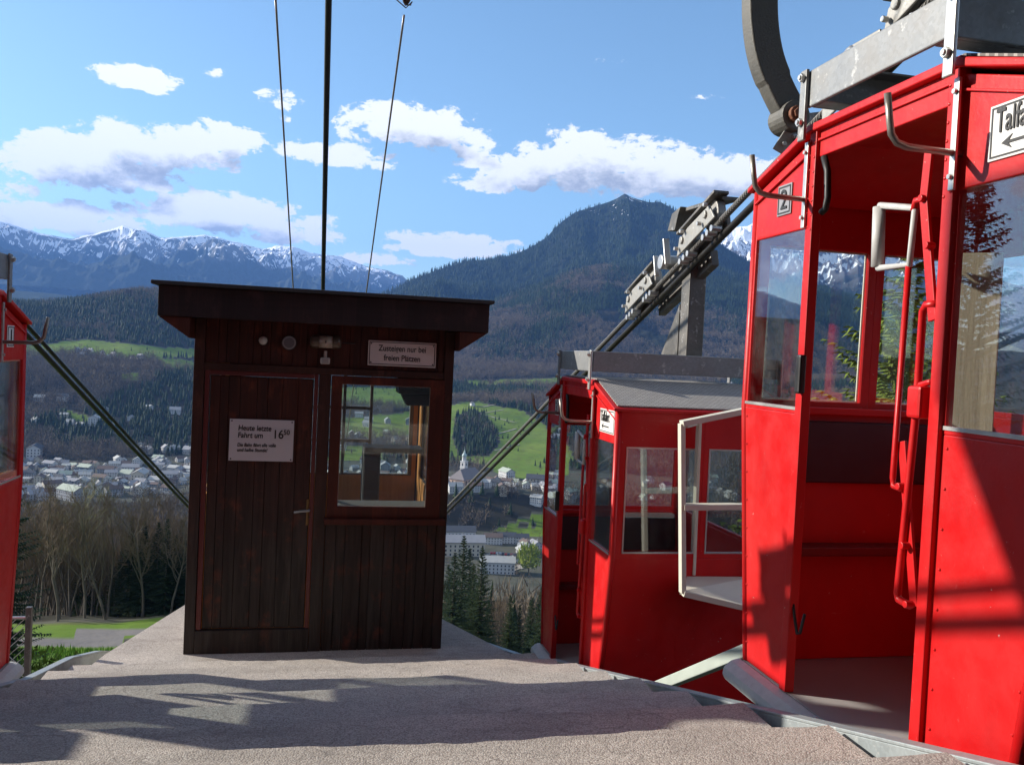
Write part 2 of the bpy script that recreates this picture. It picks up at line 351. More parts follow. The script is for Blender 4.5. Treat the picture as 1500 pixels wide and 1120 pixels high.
# ------------------------------------------------------------------ cable car cabins
INT=m_plain('cabin_floor_sheet',(.36,.35,.34),.6); SEATM=m_plain('dark_red_cushion',(.045,.008,.012),.6)
def m_roofsheet():
    m,t,b=material('roof_mat'); br=t.add('ShaderNodeTexBrick'); t.l.new(t.coord('Object'),br.inputs[0])
    br.inputs['Scale'].default_value=14; br.inputs['Color1'].default_value=(.40,.38,.35,1); br.inputs['Color2'].default_value=(.33,.31,.29,1); br.inputs['Mortar'].default_value=(.16,.15,.14,1); br.inputs['Mortar Size'].default_value=.03
    P(b,t,color=br.outputs[0],rough=.8,normal=t.bump(br.outputs[1],.6,-.01)); return m
ROOFM=m_roofsheet()
def cabin(sx,yc,zf,number,label,detail,tilt=0,sign=False,short=False):
    c=thing('cable_car_cabin',label,'cable car',S(1.8*sx,yc,zf),rot=(0,0,TH),group='red cable car cabins')
    W_=1.2; PO=.395; T=.025
    def pl(y,z): # on door plane
        return (0,y,z)
    # lower side panels, door side and far side
    for X,e in ((0,T),(W_,-T)):
        for s in (1,-1):
            mb=MB(); mb.prism([(X,s*(PO-.02),0),(X,s*.73,0),(X,s*.87,1.08),(X,s*(PO-.02),1.08)],(e,0,0)); mb.build('side_panel',RED,c,.004,sx=sx)
        if X: mb=MB(); mb.prism([(X,-PO+.021,0),(X,PO-.021,0),(X,PO-.021,1.08),(X,-PO+.021,1.08)],(e,0,0)); mb.build('side_panel',RED,c,.004,sx=sx)
        for s in (1,-1):
            mb=MB(); mb.ring([(X,s*PO,1.08),(X,s*.87,1.08),(X,s*.86,2.00),(X,s*PO,2.15)],[(X,s*(PO+.02),1.105),(X,s*.832,1.105),(X,s*.828,1.805),(X,s*(PO+.02),1.805)],(e,0,0))
            mb.build('window_frame',RED,c,.003,sx=sx)
            mb=MB(); mb.prism([(X+e*.3,s*(PO+.015),1.10),(X+e*.3,s*.836,1.10),(X+e*.3,s*.832,1.81),(X+e*.3,s*(PO+.015),1.81)],(e*.2,0,0)); mb.build('window_pane',GLASS,c,sx=sx)
            mb=MB(); mb.box(X-.004 if X==0 else X-.0, X+.0 if X==0 else X+.004, min(s*PO,s*.85),max(s*PO,s*.85),1.094,1.106)
            mb.build('window_seal',STEEL,c,sx=sx)
        if X:
            mb=MB(); mb.ring([(X,-PO+.001,1.08),(X,PO-.001,1.08),(X,PO-.001,2.15),(X,-PO+.001,2.15)],[(X,-PO+.02,1.105),(X,PO-.02,1.105),(X,PO-.02,1.805),(X,-PO+.02,1.805)],(e,0,0)); mb.build('window_frame',RED,c,.003,sx=sx)
            mb=MB(); mb.prism([(X+e*.3,-PO+.015,1.10),(X+e*.3,PO-.015,1.10),(X+e*.3,PO-.015,1.81),(X+e*.3,-PO+.015,1.81)],(e*.2,0,0)); mb.build('window_pane',GLASS,c,sx=sx)
    # end walls, slanting inwards below the window line
    for s in (1,-1):
        mb=MB(); mb.prism([(T,s*.73,0),(W_-T,s*.73,0),(W_-T,s*.87,1.08),(T,s*.87,1.08)],(0,-s*.025,0)); mb.build('end_panel',RED,c,.006,sx=sx)
        mb=MB()
        for x0,x1,a,b in ((T,.6,.075,.56),(.6,W_-T,.64,1.125)):
            mb.ring([(x0,s*.87,1.08),(x1,s*.87,1.08),(x1,s*.86,2.03),(x0,s*.86,2.03)],[(a,s*.87,1.115),(b,s*.87,1.115),(b,s*.862,1.79),(a,s*.862,1.79)],(0,-s*.025,0))
        mb.build('end_wall',RED,c,.004,sx=sx)
        for a,b in ((.075,.56),(.64,1.125)):
            mb=MB(); mb.prism([(a-.005,s*.862,1.11),(b+.005,s*.862,1.11),(b+.005,s*.855,1.795),(a-.005,s*.855,1.795)],(0,-s*.004,0)); mb.build('window_pane',GLASS,c,sx=sx)
            mb=MB(); mb.ring([(a-.003,s*.874,1.112),(b+.003,s*.874,1.112),(b+.003,s*.866,1.793),(a-.003,s*.866,1.793)],[(a+.007,s*.874,1.122),(b-.007,s*.874,1.122),(b-.007,s*.866,1.783),(a+.007,s*.866,1.783)],(0,-s*.006,0)); mb.build('window_seal',STEEL if s<0 else CREAM,c,sx=sx)
        # rounded corner posts
        for x in (.012,W_-.012):
            mb=MB(); mb.tube([(x,s*.722,0.0),(x,s*.862,1.08),(x,s*.852,2.02)],.022,8); mb.build('corner_post',RED,c,sx=sx,smooth=True)
        # folding bench along the end wall
        mb=MB(); mb.box(.10,W_-.10,min(s*.755,s*.66),max(s*.755,s*.66),.46,.50); mb.build('bench',DRED,c,.006,sx=sx)
        mb=MB(); mb.prism([(.06,s*.80,.76),(W_-.06,s*.80,.76),(W_-.06,s*.825,1.03),(.06,s*.825,1.03)],(0,-s*.03,0)); mb.build('backrest',SEATM,c,.008,sx=sx)
        mb=MB(); mb.bar((.05,s*.81,1.075),(W_-.05,s*.81,1.075),.05,.03); mb.build('window_ledge',RED,c,.004,sx=sx)
    # door posts
    for X,off in ((0,-1),(W_,1)):
        for s in (1,-1):
            mb=MB(); xo=-.018 if X==0 else W_-.022
            mb.box(xo,xo+.04,min(s*(PO-.035),s*(PO+.012)),max(s*(PO-.035),s*(PO+.012)),0,2.2); mb.build('door_post',RED,c,.004,sx=sx)
            if X==0:
                mb=MB()
                for k in range(7):
                    for q in (-.026,.002): mb.dome((-.018,s*(PO+q),1.80+k*.055+q*.4),.0062,(-1,0,0))
                for k in range(9): mb.dome((-.002,s*(PO+.035),.08+k*.12),.005,(-1,0,0)); mb.dome((-.002,s*(.715+.0013*k*12*.9),.08+k*.12),.005,(-1,0,0))
                mb.build('rivets',RED,c,sx=sx)
    # frieze over the door, roof edge bands
    mb=MB(); mb.box(-.003,.022,-PO,PO,2.065,2.17); mb.build('door_lintel',RED,c,.004,sx=sx)
    mb=MB(); mb.box(-.012,-.003,-PO+.02,PO-.02,2.125,2.135)
    for s in (1,-1): mb.bar((-.006,s*(PO+.01),2.10),(-.006,s*.85,1.962),.010,.008)
    mb.build('drip_rail',RED,c,.002,sx=sx)
    prof=[(-.885,2.015),(-.885,2.035),(-.40,2.195),(.40,2.195),(.885,2.035),(.885,2.015),(.40,2.165),(-.40,2.165)]
    mb=MB(); mb.prism([(-.03,y,z) for y,z in prof],(W_+.06,0,0)); mb.build('roof',RED,c,.005,sx=sx)
    mb=MB()
    pp=[(-.86,2.047),(-.40,2.2),(.40,2.2),(.86,2.047)]
    for (a,b) in zip(pp[:-1],pp[1:]): mb.prism([(.0,a[0],a[1]),(W_-.0,a[0],a[1]),(W_-.0,b[0],b[1]),(.0,b[0],b[1])],(0,0,.008))
    mb.build('roof_mat',ROOFM,c,sx=sx)
    # red interior lining
    mb=MB(); mb.prism([(.03,y,z) for y,z in ((-.82,1.99),(-.38,2.14),(.38,2.14),(.82,1.99),(.82,1.975),(.38,2.125),(-.38,2.125),(-.82,1.975))],(W_-.06,0,0)); mb.build('ceiling_lining',RED,c,sx=sx)
    mb=MB(); mb.prism([(-.005,-.73,-.05),(W_,-.73,-.05),(W_,.73,-.05),(-.005,.73,-.05)],(0,0,.048)); mb.build('floor_plate',INT,c,.003,sx=sx)
    mb=MB(); mb.prism([(-.006,-.78,.0),(-.05,-.78,-.012),(-.082,-.78,-.04),(-.088,-.78,-.07),(-.07,-.78,-.098),(-.006,-.78,-.10)],(0,1.54,0)); mb.build('bumper',ALU,c,sx=sx,bevel=.012,seg=3)
    mb=MB(); 
    for k in range(9): mb.dome((-.078,-.72+k*.18,-.04),.006,(-1,0,.3))
    mb.build('bumper_bolts',STEEL,c,sx=sx)
    # hanger: end plate, channels, links
    mb=MB()
    mb.box(-.045,-.030,-.385,.40,2.255,2.395); mb.box(-.03,1.34,.372,.388,2.255,2.395); mb.box(-.03,1.34,-.388,-.372,2.255,2.395); mb.box(1.34,1.355,-.40,.40,2.255,2.395)
    mb.box(-.03,1.34,-.372,-.30,2.385,2.395); mb.box(-.03,1.34,.30,.372,2.385,2.395); mb.box(-.03,1.34,-.372,-.30,2.255,2.265);mb.box(-.03,1.34,.30,.372,2.255,2.265)
    hb=mb.build('hanger_beam',GALV,c,.006,sx=sx)
    for X in (-.062,1.372-.0):
        for s in (1,-1):
            mb=MB(); yy=s*PO+ (.01 if s>0 else -.01)
            mb.box(X,X+.014,yy-.022,yy+.022,2.13,2.40) if X<0 else mb.box(X-.012,X+.002,yy-.022,yy+.022,2.13,2.40)
            l=mb.build('hanger_link',STEEL if s<0 else GALV,c,.004,sx=sx)
            mb=MB()
            for zz in (2.37,2.20): mb.cyl((X-.014,yy,zz),(X+.004,yy,zz),.016,6); mb.cyl((X-.02,yy,zz),(X-.013,yy,zz),.009,8)
            b=mb.build('bolt',STEEL,l,sx=sx)
    for s in (1,-1):   # brackets on far side down to roof
        mb=MB(); mb.bar((1.25,s*.38,2.10),(1.25,s*.38,2.27),.04,.012); mb.build('roof_bracket',STEEL,c,.002,sx=sx)
    mb=MB(); mb.bar((.80,-.10,2.26),(.80,-.10,3.22),.13,.15,(0,1,0)); mb.build('hanger_arm',DGALV,c,.008,sx=sx)
    mb=MB(); mb.prism([(.73,-.02,2.40),(.73,.30,2.40),(.73,-.02,2.78)],(.012,0,0)); mb.prism([(.86,-.02,2.40),(.86,.30,2.40),(.86,-.02,2.78)],(.012,0,0))
    mb.box(.72,.88,-.37,.37,2.30,2.38)
    mb.build('gusset',DGALV,c,.004,sx=sx)
    # carriage on the rope
    a=math.atan(.337); ca,sa=math.cos(a),math.sin(a); zr=2.77-.337*yc-zf; X0=.7
    def q(x,l,h): return (X0+x,l*ca+h*sa,zr-l*sa+h*ca)
    cr=MB(); 
    l1,l2=(.4,.4) if short else (.75,1.0)
    cr.bar(q(.06,-l1,.01),q(.06,l2,.01),.03,.10,(0,sa,ca)); cr.bar(q(.12,-.38,-.085),q(.12,.30 if short else .62,-.085),.06,.12,(0,sa,ca))
    car=cr.build('carriage',DGALV,c,.006,sx=sx)
    for l0 in ((.0,) if short else (-.42,.72)):
        mb=MB(); mb.prism([q(-.05,l0-.34,.02),q(-.05,l0+.30,.02),q(-.05,l0+.24,.12),q(-.05,l0+.08,.15),q(-.05,l0-.28,.14)],(.014,0,0)); mb.build('side_plate',PALE,car,.005,sx=sx)
        mb=MB(); mb.bar(q(.0,l0-.38,.19),q(.0,l0+.26,.19),.11,.02,(0,sa,ca)); mb.build('cover_plate',DGALV,car,.003,sx=sx)
        for dl in (-.22,.18):
            mb=MB(); p=q(.02,l0+dl,.10); mb.cyl((p[0]-.03,p[1],p[2]),(p[0]+.03,p[1],p[2]),.11,24); mb.cyl((p[0]-.085,p[1],p[2]),(p[0]+.06,p[1],p[2]),.028,10); mb.build('roller',PALE,car,.006,sx=sx)
            mb=MB(); p=q(-.06,l0+dl+.06,.06); mb.cyl((p[0]-.03,p[1],p[2]),(p[0],p[1],p[2]),.014,6); p=q(-.06,l0+dl-.06,.14); mb.cyl((p[0]-.03,p[1],p[2]),(p[0],p[1],p[2]),.014,6); mb.build('bolt',STEEL,car,sx=sx)
            mb=MB()
            for k in (-1,0,1): p=q(-.035,l0+dl+k*.07,-.035); mb.cyl((p[0]-.02,p[1],p[2]),(p[0]+.05,p[1],p[2]),.022,10)
            mb.build('clamp',STEEL,car,sx=sx)
    mb=MB(); p=q(0,.14,.10); mb.cyl((p[0]-.07,p[1],p[2]),(p[0]+.16,p[1],p[2]),.055,20); mb.bar(q(-.055,.03,.03),q(-.055,.03,.24),.05,.015,(0,1,0)); mb.bar(q(-.055,.25,.03),q(-.055,.25,.20),.04,.015,(0,1,0)); mb.build('pivot',STEEL,car,.004,sx=sx)
    if short: hoodz=0
    mb=MB(); h=[q(-.04,-.55,.30),q(-.04,-.05,.47),q(-.04,.12,.36)]
    zt=q(0,-.62,.20)[2]
    mb.prism([(X0+.02,-.68,zt),(X0+.02,-.05,zt+.02),(X0+.02,-.05,zt+.045),(X0+.02,-.68,zt+.025)],(.12,0,0)); mb.prism([(X0-.02,-.06,zt+.05),(X0-.02,.10,zt+.02),(X0-.02,.17,zt-.10),(X0-.02,.03,zt-.11),(X0-.02,-.02,zt)],(.17,0,0))
    if not short: mb.build('hood',DGALV,car,.002,sx=sx)
    # L-shaped guide rods beside the door
    for s in (1,-1):
        yy=s*.41; path=[(.0,yy,1.91)]
        path+=[(-.18,yy,1.913),(-.215,yy,1.922),(-.235,yy,1.945),(-.242,yy,1.98),(-.255,yy,2.06)]
        mb=MB(); mb.tube(path,.0105,10); mb.build('guide_rod',STEELR,c,smooth=True,sx=sx)
        mb=MB(); mb.box(-.03,-.02,yy-.012,yy+.012,1.80,2.13); mb.build('fixing_strip',STEEL,c,.002,sx=sx)
        mb=MB()
        for zz in (1.84,1.91,2.09): mb.cyl((-.04,yy,zz),(-.03,yy,zz),.008,6)
        mb.build('bolt',STEEL,c,sx=sx)
    mb=MB(); mb.tube([(.0,.33,2.06),(.0,.30,2.0),(.0,.29,1.90),(.0,.30,1.86),(.0,.325,1.85)],.013,8); mb.build('rubber_loop',BLACK,c,smooth=True,sx=sx)
    # gate linkage folded open beside the near post
    Xo=-.012
    mb=MB(); mb.tube([(Xo,-.048,1.81),(Xo,-.057,1.61)],.021,12); mb.build('gate_handle',GREYP,c,smooth=True,sx=sx)
    mb=MB(); mb.tube([(Xo,-.05,1.815),(Xo,-.225,1.78),(Xo,-.233,1.77),(Xo,-.222,1.60),(Xo,-.06,1.605)],.011,8); mb.build('gate_frame',GREYP,c,sx=sx,smooth=True)
    mb=MB(); mb.tube([(Xo,-.219,1.60),(Xo,-.205,.92),(Xo,-.21,.895),(Xo,-.255,.89)],.010,8); mb.tube([(Xo,-.228,1.77),(Xo,-.236,1.80),(Xo,-.284,1.80)],.012,8)
    mb.tube([(Xo,-.36,1.47),(Xo,-.315,1.47),(Xo,-.30,1.45),(Xo,-.298,1.15),(Xo,-.262,.56),(Xo,-.27,.545),(Xo,-.325,.54)],.0125,10); mb.build('gate_rod',RED,c,smooth=True,sx=sx)
    mb=MB(); mb.bar((Xo,-.285,1.95),(Xo,-.275,1.80),.035,.012,(1,0,0)); mb.bar((Xo,-.275,1.80),(Xo,-.35,1.42),.035,.012,(1,0,0))
    mb.build('gate_lever',RED,c,.002,sx=sx); mb=MB(); mb.bar((Xo+.012,-.225,1.04),(Xo+.012,-.33,.54),.035,.01,(1,0,0)); mb.build('gate_lever',RED,c,.002,sx=sx); mb=MB()
    for (yy,zz) in ((-.278,1.80),(-.318,1.65),(-.255,.90),(-.29,.72),(-.325,.545)): mb.cyl((Xo-.02,yy,zz),(Xo+.01,yy,zz),.012,8)
    mb.build('pivot_bolts',RED,c,.002,sx=sx)
    mb=MB(); mb.box(Xo-.03,Xo+.02,-.35,-.285,1.12,1.22); mb.bar((Xo,-.30,1.22),(Xo,-.36,1.235),.02,.02); mb.build('lock_box',RED,c,.01,sx=sx)
    mb=MB(); mb.box(-.045,-.015,.34,.375,1.16,1.31); mb.build('latch',BLACK,c,.008,sx=sx)
    mb=MB(); mb.tube([(0,.37,.36),(0,.35,.30),(0,.325,.24),(0,.305,.25),(0,.28,.33)],.006,8); mb.build('hook',BLACK,c,sx=sx,smooth=True)
    mb=MB(); mb.cyl((-.03,-.34,.07),(.0,-.34,.07),.018,10); mb.build('door_stop',RED,c,.003,sx=sx)
    # number plate on the far panel
    RY=(R(90),0,R(-90)) if sx>0 else (R(90),0,R(90))
    mb=MB(); mb.box(-.006,-.001,.545,.655,1.88,2.005); npl=mb.build('number_plate',PLATE2 if number=='2' else WHITE,c,.002,sx=sx)
    mb=MB(); mb.ring([(-.0065,.552,1.887),(-.0065,.648,1.887),(-.0065,.648,1.998),(-.0065,.552,1.998)],[(-.0065,.558,1.893),(-.0065,.642,1.893),(-.0065,.642,1.992),(-.0065,.558,1.992)],(-.001,0,0)); mb.build('plate_border',LET,npl,sx=sx)
    text(npl,number,.115,(-.009*sx,.60,1.905),RY,LET,align='CENTER',name='digit')
    if sign:
        mb=MB(); mb.box(-.006,-.001,-.83,-.525,1.86,2.015) ; sg=mb.build('direction_sign',WHITE,c,.002,sx=sx)
        mb=MB(); mb.ring([(-.0065,-.822,1.867),(-.0065,-.533,1.867),(-.0065,-.533,2.008),(-.0065,-.822,2.008)],[(-.0065,-.817,1.872),(-.0065,-.538,1.872),(-.0065,-.538,2.003),(-.0065,-.817,2.003)],(-.001,0,0)); mb.build('sign_border',LET,sg,sx=sx)
        text(sg,'Talfahrt',.095,(-.0085*sx,-.552,1.935),RY,LET,align='LEFT',sxx=.60,bold=.0008)
        mb=MB(); mb.prism([(-.007,-.575,1.902),(-.007,-.615,1.882),(-.007,-.602,1.898),(-.007,-.72,1.898),(-.007,-.72,1.906),(-.007,-.602,1.906),(-.007,-.615,1.922)],(-.0012,0,0)); mb.build('arrow',LET,sg,sx=sx)
    return c
m_dmat=m_plain('dark_floor_mat',(.035,.022,.028),.85)
ALU=m_plain('white_aluminium',(.60,.60,.57),.75,0,.2,30,.3,.2); PALE=m_galv('pale_zinc',(.33,.325,.30),.5); STEELR=m_plain('worn_rod_steel',(.30,.28,.25),.4,.5,.3,25)
GREYP=m_plain('chipped_grey_paint',(.50,.50,.49),.5,0,.25,20); PLATE2=m_plain('grey_number_plate',(.30,.30,.32),.4)
CA=cabin(1,2.665,-1.25,'2','red cabin number 2 nearest the viewer on the right, its door open',True,sign=True)
CB=cabin(1,6.08,-2.33,'3','red cabin on the right just beyond the front one, past the white basket',True,sign=True)
CC=cabin(-1,4.89,-1.965,'1','red cabin numbered 1 at the left edge of the picture',True,short=True)
CD=cabin(-1,1.35,-.78,'4','red cabin on the left rope, beside and behind the viewer',True)
# pale board standing inside the front cabin behind its window
o=MB().box(0,.14,0,.02,0,1.70).build('wooden_board',PLY,None,.003); o.matrix_world=Matrix.Translation(S(2.26,2.80,-1.24))@Matrix.Rotation(TH+R(-39),4,'Z')
setp(o,'pale weathered wooden board standing inside the front red cabin behind its window','board')
# luggage basket on the near end of the second cabin
mb=MB(); B=Vector((0,0,0))
def fb(p0,p1,w=.075,h=.022,up=(0,0,1)): mb.bar(p0,p1,w,h,up)
A0,A1=(2.10,4.90,-.355),(2.62,4.88,-.235); M0,M1=(2.135,4.9,-.86),(2.7,4.88,-.845); B0,B1=(2.165,4.9,-1.385),(2.75,4.86,-1.51)
bk=thing('luggage_basket','cream painted open steel basket between the front and the second red cabin','luggage basket',S(2.1,4.9,-1.38))
def loc(p): return Vector(p)-Vector((2.1,4.9,-1.38))
for nm,a,b,up in (('top_bar',A0,A1,(0,0,1)),('middle_bar',M0,M1,(0,0,1)),('bottom_bar',B0,B1,(0,0,1))):
    mb=MB(); mb.bar(loc(a),loc(b),.07,.035,up); mb.build(nm,CREAM,bk,.003)
mb=MB(); mb.bar(loc(A0),loc(B0),.05,.03,(1,0,0)); mb.bar(loc((2.33,5.16,-.36)),loc((2.38,5.24,-1.36)),.05,.02,(1,0,0)); mb.build('upright',CREAM,bk,.003)
mb=MB(); mb.prism([loc(B0),loc(B1),loc((2.8,5.20,-1.38)),loc((2.33,5.22,-1.38))],(0,0,.012)); mb.build('tray',CREAM,bk,.002)
mb=MB(); mb.bar(loc((2.12,4.9,-.37)),loc((2.33,5.2,-.37)),.04,.02); mb.bar(loc((2.17,4.9,-1.39)),loc((2.38,5.22,-1.39)),.04,.02); mb.build('side_bar',CREAM,bk,.002)
# ------------------------------------------------------------------ ropes and wires
def zr(y): return 2.77-.337*y+.0004*max(0,y-6)**2*0
def rope(name,label,x,dz,r,mat,y0=-6,y1=260,slope=-.337,z0=2.77,n=6,cat='rope'):
    mb=MB(); pts=[]
    ys=list(np.concatenate([np.linspace(y0,12,40),np.linspace(16,y1,30)]))
    for y in ys: pts.append((x,y,z0+slope*y+dz+(.00022*(y-12)**2 if y>12 else 0)))
    mb.tube(pts,r,8,True); o=mb.build(name,mat,smooth=True); o.matrix_world=SM; setp(o,label,cat); return o
rope('track_rope','thick steel track rope carrying the red cabins on the right',2.5,0,.021,ROPE)
rope('haulage_rope','darker haulage rope just below the track rope on the right',2.53,-.085,.024,BLACKR:=m_plain('greased_rope',(.03,.028,.026),.4,.4))
rope('track_rope','upper rope of the pair descending left of the hut',-2.5,0,.019,BLACKR)
rope('haulage_rope','lower thick rope of the pair descending left of the hut',-2.47,-.115,.025,BLACKR)
rope('overhead_cable','thick black overhead cable over the middle of the hut',-.09,0,.021,BLACK,y0=1.9,slope=-.37,z0=4.17,cat='cable')
for sx_,lab in ((-.405,'thin overhead wire left of the thick black cable'),(.375,'thin overhead wire right of the thick black cable')):
    rope('overhead_wire',lab,sx_,0,.007,STEELR,y0=5.55,slope=-.358,z0=4.09,cat='wire')
INSUL=m_plain('brown_insulator',(.05,.025,.02),.25)
for (x,y,z,lab,s) in ((-.405,5.50,2.13,'brown insulator with wire loop at the top of the left thin wire',1),(.375,5.45,2.13,'brown insulator with wire loop at the top of the right thin wire',-1)):
    i=thing('insulator',lab,'insulator',S(x,y,z))
    mb=MB(); mb.tube([(0,-.13,.05),(0,-.12,.05),(0,-.10,.045),(0,-.085,.035),(0,-.07,.03),(0,-.055,.02),(0,-.03,.01),(0,.0,0)],[.008,.028,.03,.014,.014,.028,.022,.008],12); mb.build('body',INSUL,i,smooth=True)
    mb=MB(); mb.tube([(0,.0,0),(-.03*s,-.02,-.005),(-.035*s,-.06,.0),(0,-.03,-.03),(.06*s,-.06,.0),(.14*s,-.12,.03),(.20*s,-.25,.12)],.004,6); mb.build('wire_loop',STEELR,i,smooth=True)
    mb=MB(); mb.tube([(0,-.13,.05),(.0,-1.1,1.40)],.006,6); mb.build('stay_wire',STEELR,i)
# curved rope support arm above the right rope
ar=thing('rope_support_arm','curved heavy steel arm reaching down to the rope left of the front cabin','support arm',S(2.48,4.48,1.40))
o0=Vector((2.48,4.48,1.40))
path=[(2.262,4.45,3.6),(2.262,4.5,2.6),(2.268,4.527,2.3),(2.268,4.525,2.05),(2.285,4.522,1.88),(2.32,4.515,1.73),(2.375,4.505,1.60),(2.44,4.49,1.48),(2.49,4.48,1.41)]
mb=MB()
pv=[Vector(p)-o0 for p in path]; vs=[];fs=[]
def smoothpath(p,k=5):
    q=[p[0]]+p+[p[-1]]; r=[]
    for i in range(1,len(q)-2):
        for j in range(k):
            t_=j/k; a,b_,c_,d_=q[i-1],q[i],q[i+1],q[i+2]; r.append(.5*((2*b_)+(c_-a)*t_+(2*a-5*b_+4*c_-d_)*t_**2+(3*b_-a-3*c_+d_)*t_**3))
    return r+[p[-1]]
pv=smoothpath(pv)
for i,p in enumerate(pv):
    d=(pv[min(i+1,len(pv)-1)]-pv[max(i-1,0)]).normalized(); n=Vector((d.z,0,-d.x)).normalized(); w=.085 if i<30 else .077; yv=Vector((0,.055,0))
    for a,b in ((-1,-1),(1,-1),(1,1),(-1,1)): vs.append(p+n*a*w+yv*b)
for i in range(len(pv)-1):
    for k in range(4): fs.append((i*4+k,i*4+(k+1)%4,i*4+4+(k+1)%4,i*4+4+k))
fs+=[(0,1,2,3),tuple(len(pv)*4-4+k for k in (3,2,1,0))]
mb.add(vs,fs); mb.build('arm',CAST,ar,.012,seg=3)
mb=MB(); mb.cyl((-.02,-.085,-.0),(-.02,.085,-.0),.085,22); mb.build('boss',CAST,ar,.008)
mb=MB(); mb.cyl((-.03,-.12,.0),(-.03,-.085,.0),.045,12); mb.cyl((-.03,-.135,.0),(-.03,-.12,.0),.03,6); mb.build('bolt',m_plain('rusty_bolt',(.22,.09,.05),.8,.1,.3,40,.3),ar,.004)
mb=MB(); mb.prism([(-.12,-.03,-.18),(.02,-.03,-.24),(.24,-.03,-.02),(.20,-.03,.06),(.0,-.03,.02)],(0,.012,0)); mb.build('rope_shoe',PALE,ar,.004)
mb=MB()
for k in range(4): mb.cyl((-.06+.06*k,-.05,-.15+.045*k),(-.06+.06*k,-.02,-.15+.045*k),.012,8)
mb.build('shoe_bolts',STEEL,ar)
sh=thing('rope_clamp','pale zinc rope clamp above the roof of the front cabin, under the hanger beam','rope clamp',S(2.5,3.9,2.77-.337*3.9))
mb=MB(); mb.prism([(-.04,-.22,-.02),(-.04,.24,-.17),(-.04,.24,.06),(-.04,.05,.16),(-.04,-.22,.16)],(.014,0,0)); mb.build('clamp_plate',PALE,sh,.006)
mb=MB(); mb.tube([(-.055,-.06,.09),(-.055,-.02,.13),(-.055,.05,.11),(-.055,.08,.04),(-.055,.06,-.02)],.018,8); mb.build('clamp_bow',STEEL,sh,smooth=True)
mb=MB()
for p in ((-.18,.02),(-.17,.12),(.2,0),(.18,-.09)): mb.cyl((-.06,p[0],p[1]),(-.035,p[0],p[1]),.014,6)
mb.build('bolt',STEEL,sh)
# ------------------------------------------------------------------ the wooden hut
HX,HY,HZ=-.005,6.75,-2.33
hut=thing('wooden_hut','small dark brown boarded operator hut with flat roof at the foot of the steps','hut',S(HX,HY,HZ))
HL,HR,HD=-.965,.965,1.9
def planks(x0,x1,z0,z1,y,th,mb,w=.095,axis='x',flip=1):
    x=x0
    while x<x1-.01:
        ww=min(w*random.uniform(.62,1.35),x1-x); 
        if x1-(x+ww)<.03: ww=x1-x
        j=random.uniform(0,.004)
        if axis=='x': mb.box(x+.0014,x+ww-.0014,y-j,y+th,z0,z1)
        else: mb.box(y-j,y+th,x+.0022,x+ww-.0022,z0,z1)
        x+=ww
mb=MB()
planks(.031,HR-.076,.0,.985,0,.02,mb); mb.box(.031,HR-.076,.0195,.035,0,.984); mb.build('boarding_below_window',WOODD,hut,.002,seg=1)
mb=MB(); planks(HL+.076,HR-.076,2.18,2.52,0,.02,mb); mb.box(HL+.076,HR-.076,.0195,.035,2.181,2.519); mb.build('upper_boarding',WOODD,hut,.002,seg=1)
WOODR2=m_wood('post_wood',(.055,.016,.010),(.03,.010,.007),(.08,.026,.014),low=(.5,1.6))
for nm,bb in (('corner_post',(HL,HL+.075,-.015,.06,0,2.5)),('corner_post',(HR-.075,HR,-.015,.06,0,2.5)),('middle_post',(-.06,.03,-.012,.05,0,2.124)),('head_rail',(HL+.076,HR-.076,-.020,.03,2.125,2.178)),('threshold',(HL+.076,-.061,-.018,.04,0,.175)),('corner_post',(HL,HL+.07,HD-.06,HD,0,2.45)),('corner_post',(HR-.07,HR,HD-.06,HD,0,2.45))):
    MB().box(*bb).build(nm,WOODR2,hut,.004)
# door
mb=MB(); planks(-.845,-.098,.185,2.085,.012,.02,mb,.093); mb.box(-.845,-.098,.033,.045,.185,2.085); dr=mb.build('door',WOODD,hut,.002,seg=1)
mb=MB(); mb.box(-.105,-.072,-.004,.006,.97,1.17) ; mb.box(-.115,-.072,-.004,.009,.97,1.17); mb.build('handle_plate',m_plain('dull_brass',(.20,.11,.04),.5,.5),dr,.003)
mb=MB(); mb.tube([(-.093,-.002,1.09),(-.093,-.045,1.09),(-.11,-.052,1.09),(-.16,-.05,1.085),(-.205,-.048,1.075)],.009,8); mb.build('door_handle',m_plain('grey_handle',(.3,.3,.3),.4,.6),dr,smooth=True)
mb=MB(); mb.cyl((-.09,-.009,1.035),(-.09,-.001,1.035),.007,8); mb.build('keyhole',BLACK,dr)
mb=MB(); mb.box(-.885,-.850,-.006,.03,.18,2.125); mb.box(-.093+.0,-.063,-.006,.03,.18,2.125) ; mb.box(-.849,-.094,-.006,.03,2.09,2.124); mb.build('door_frame',REDTRIM,hut,.003)
# front window
mb=MB(); mb.ring([(.035,-.02,1.03),(.905,-.02,1.03),(.905,-.02,2.12),(.035,-.02,2.12)],[(.115,-.02,1.12),(.79,-.02,1.12),(.79,-.02,2.06),(.115,-.02,2.06)],(0,.06,0)); wf=mb.build('window_frame',WOODR,hut,.006)
mb=MB(); mb.ring([(.105,-.008,1.11),(.80,-.008,1.11),(.80,-.008,2.07),(.105,-.008,2.07)],[(.118,-.008,1.123),(.787,-.008,1.123),(.787,-.008,2.057),(.118,-.008,2.057)],(0,.012,0)); mb.build('glazing_bead',m_plain('pale_glazing_bead',(.30,.25,.22),.6),wf)
mb=MB(); mb.box(.11,.795,.006,.011,1.115,2.065); mb.build('window_pane',HGLASS,wf)
mb=MB(); mb.box(.02,.95,-.06,.02,.985,1.03); mb.build('window_sill',WOODR,hut,.006)
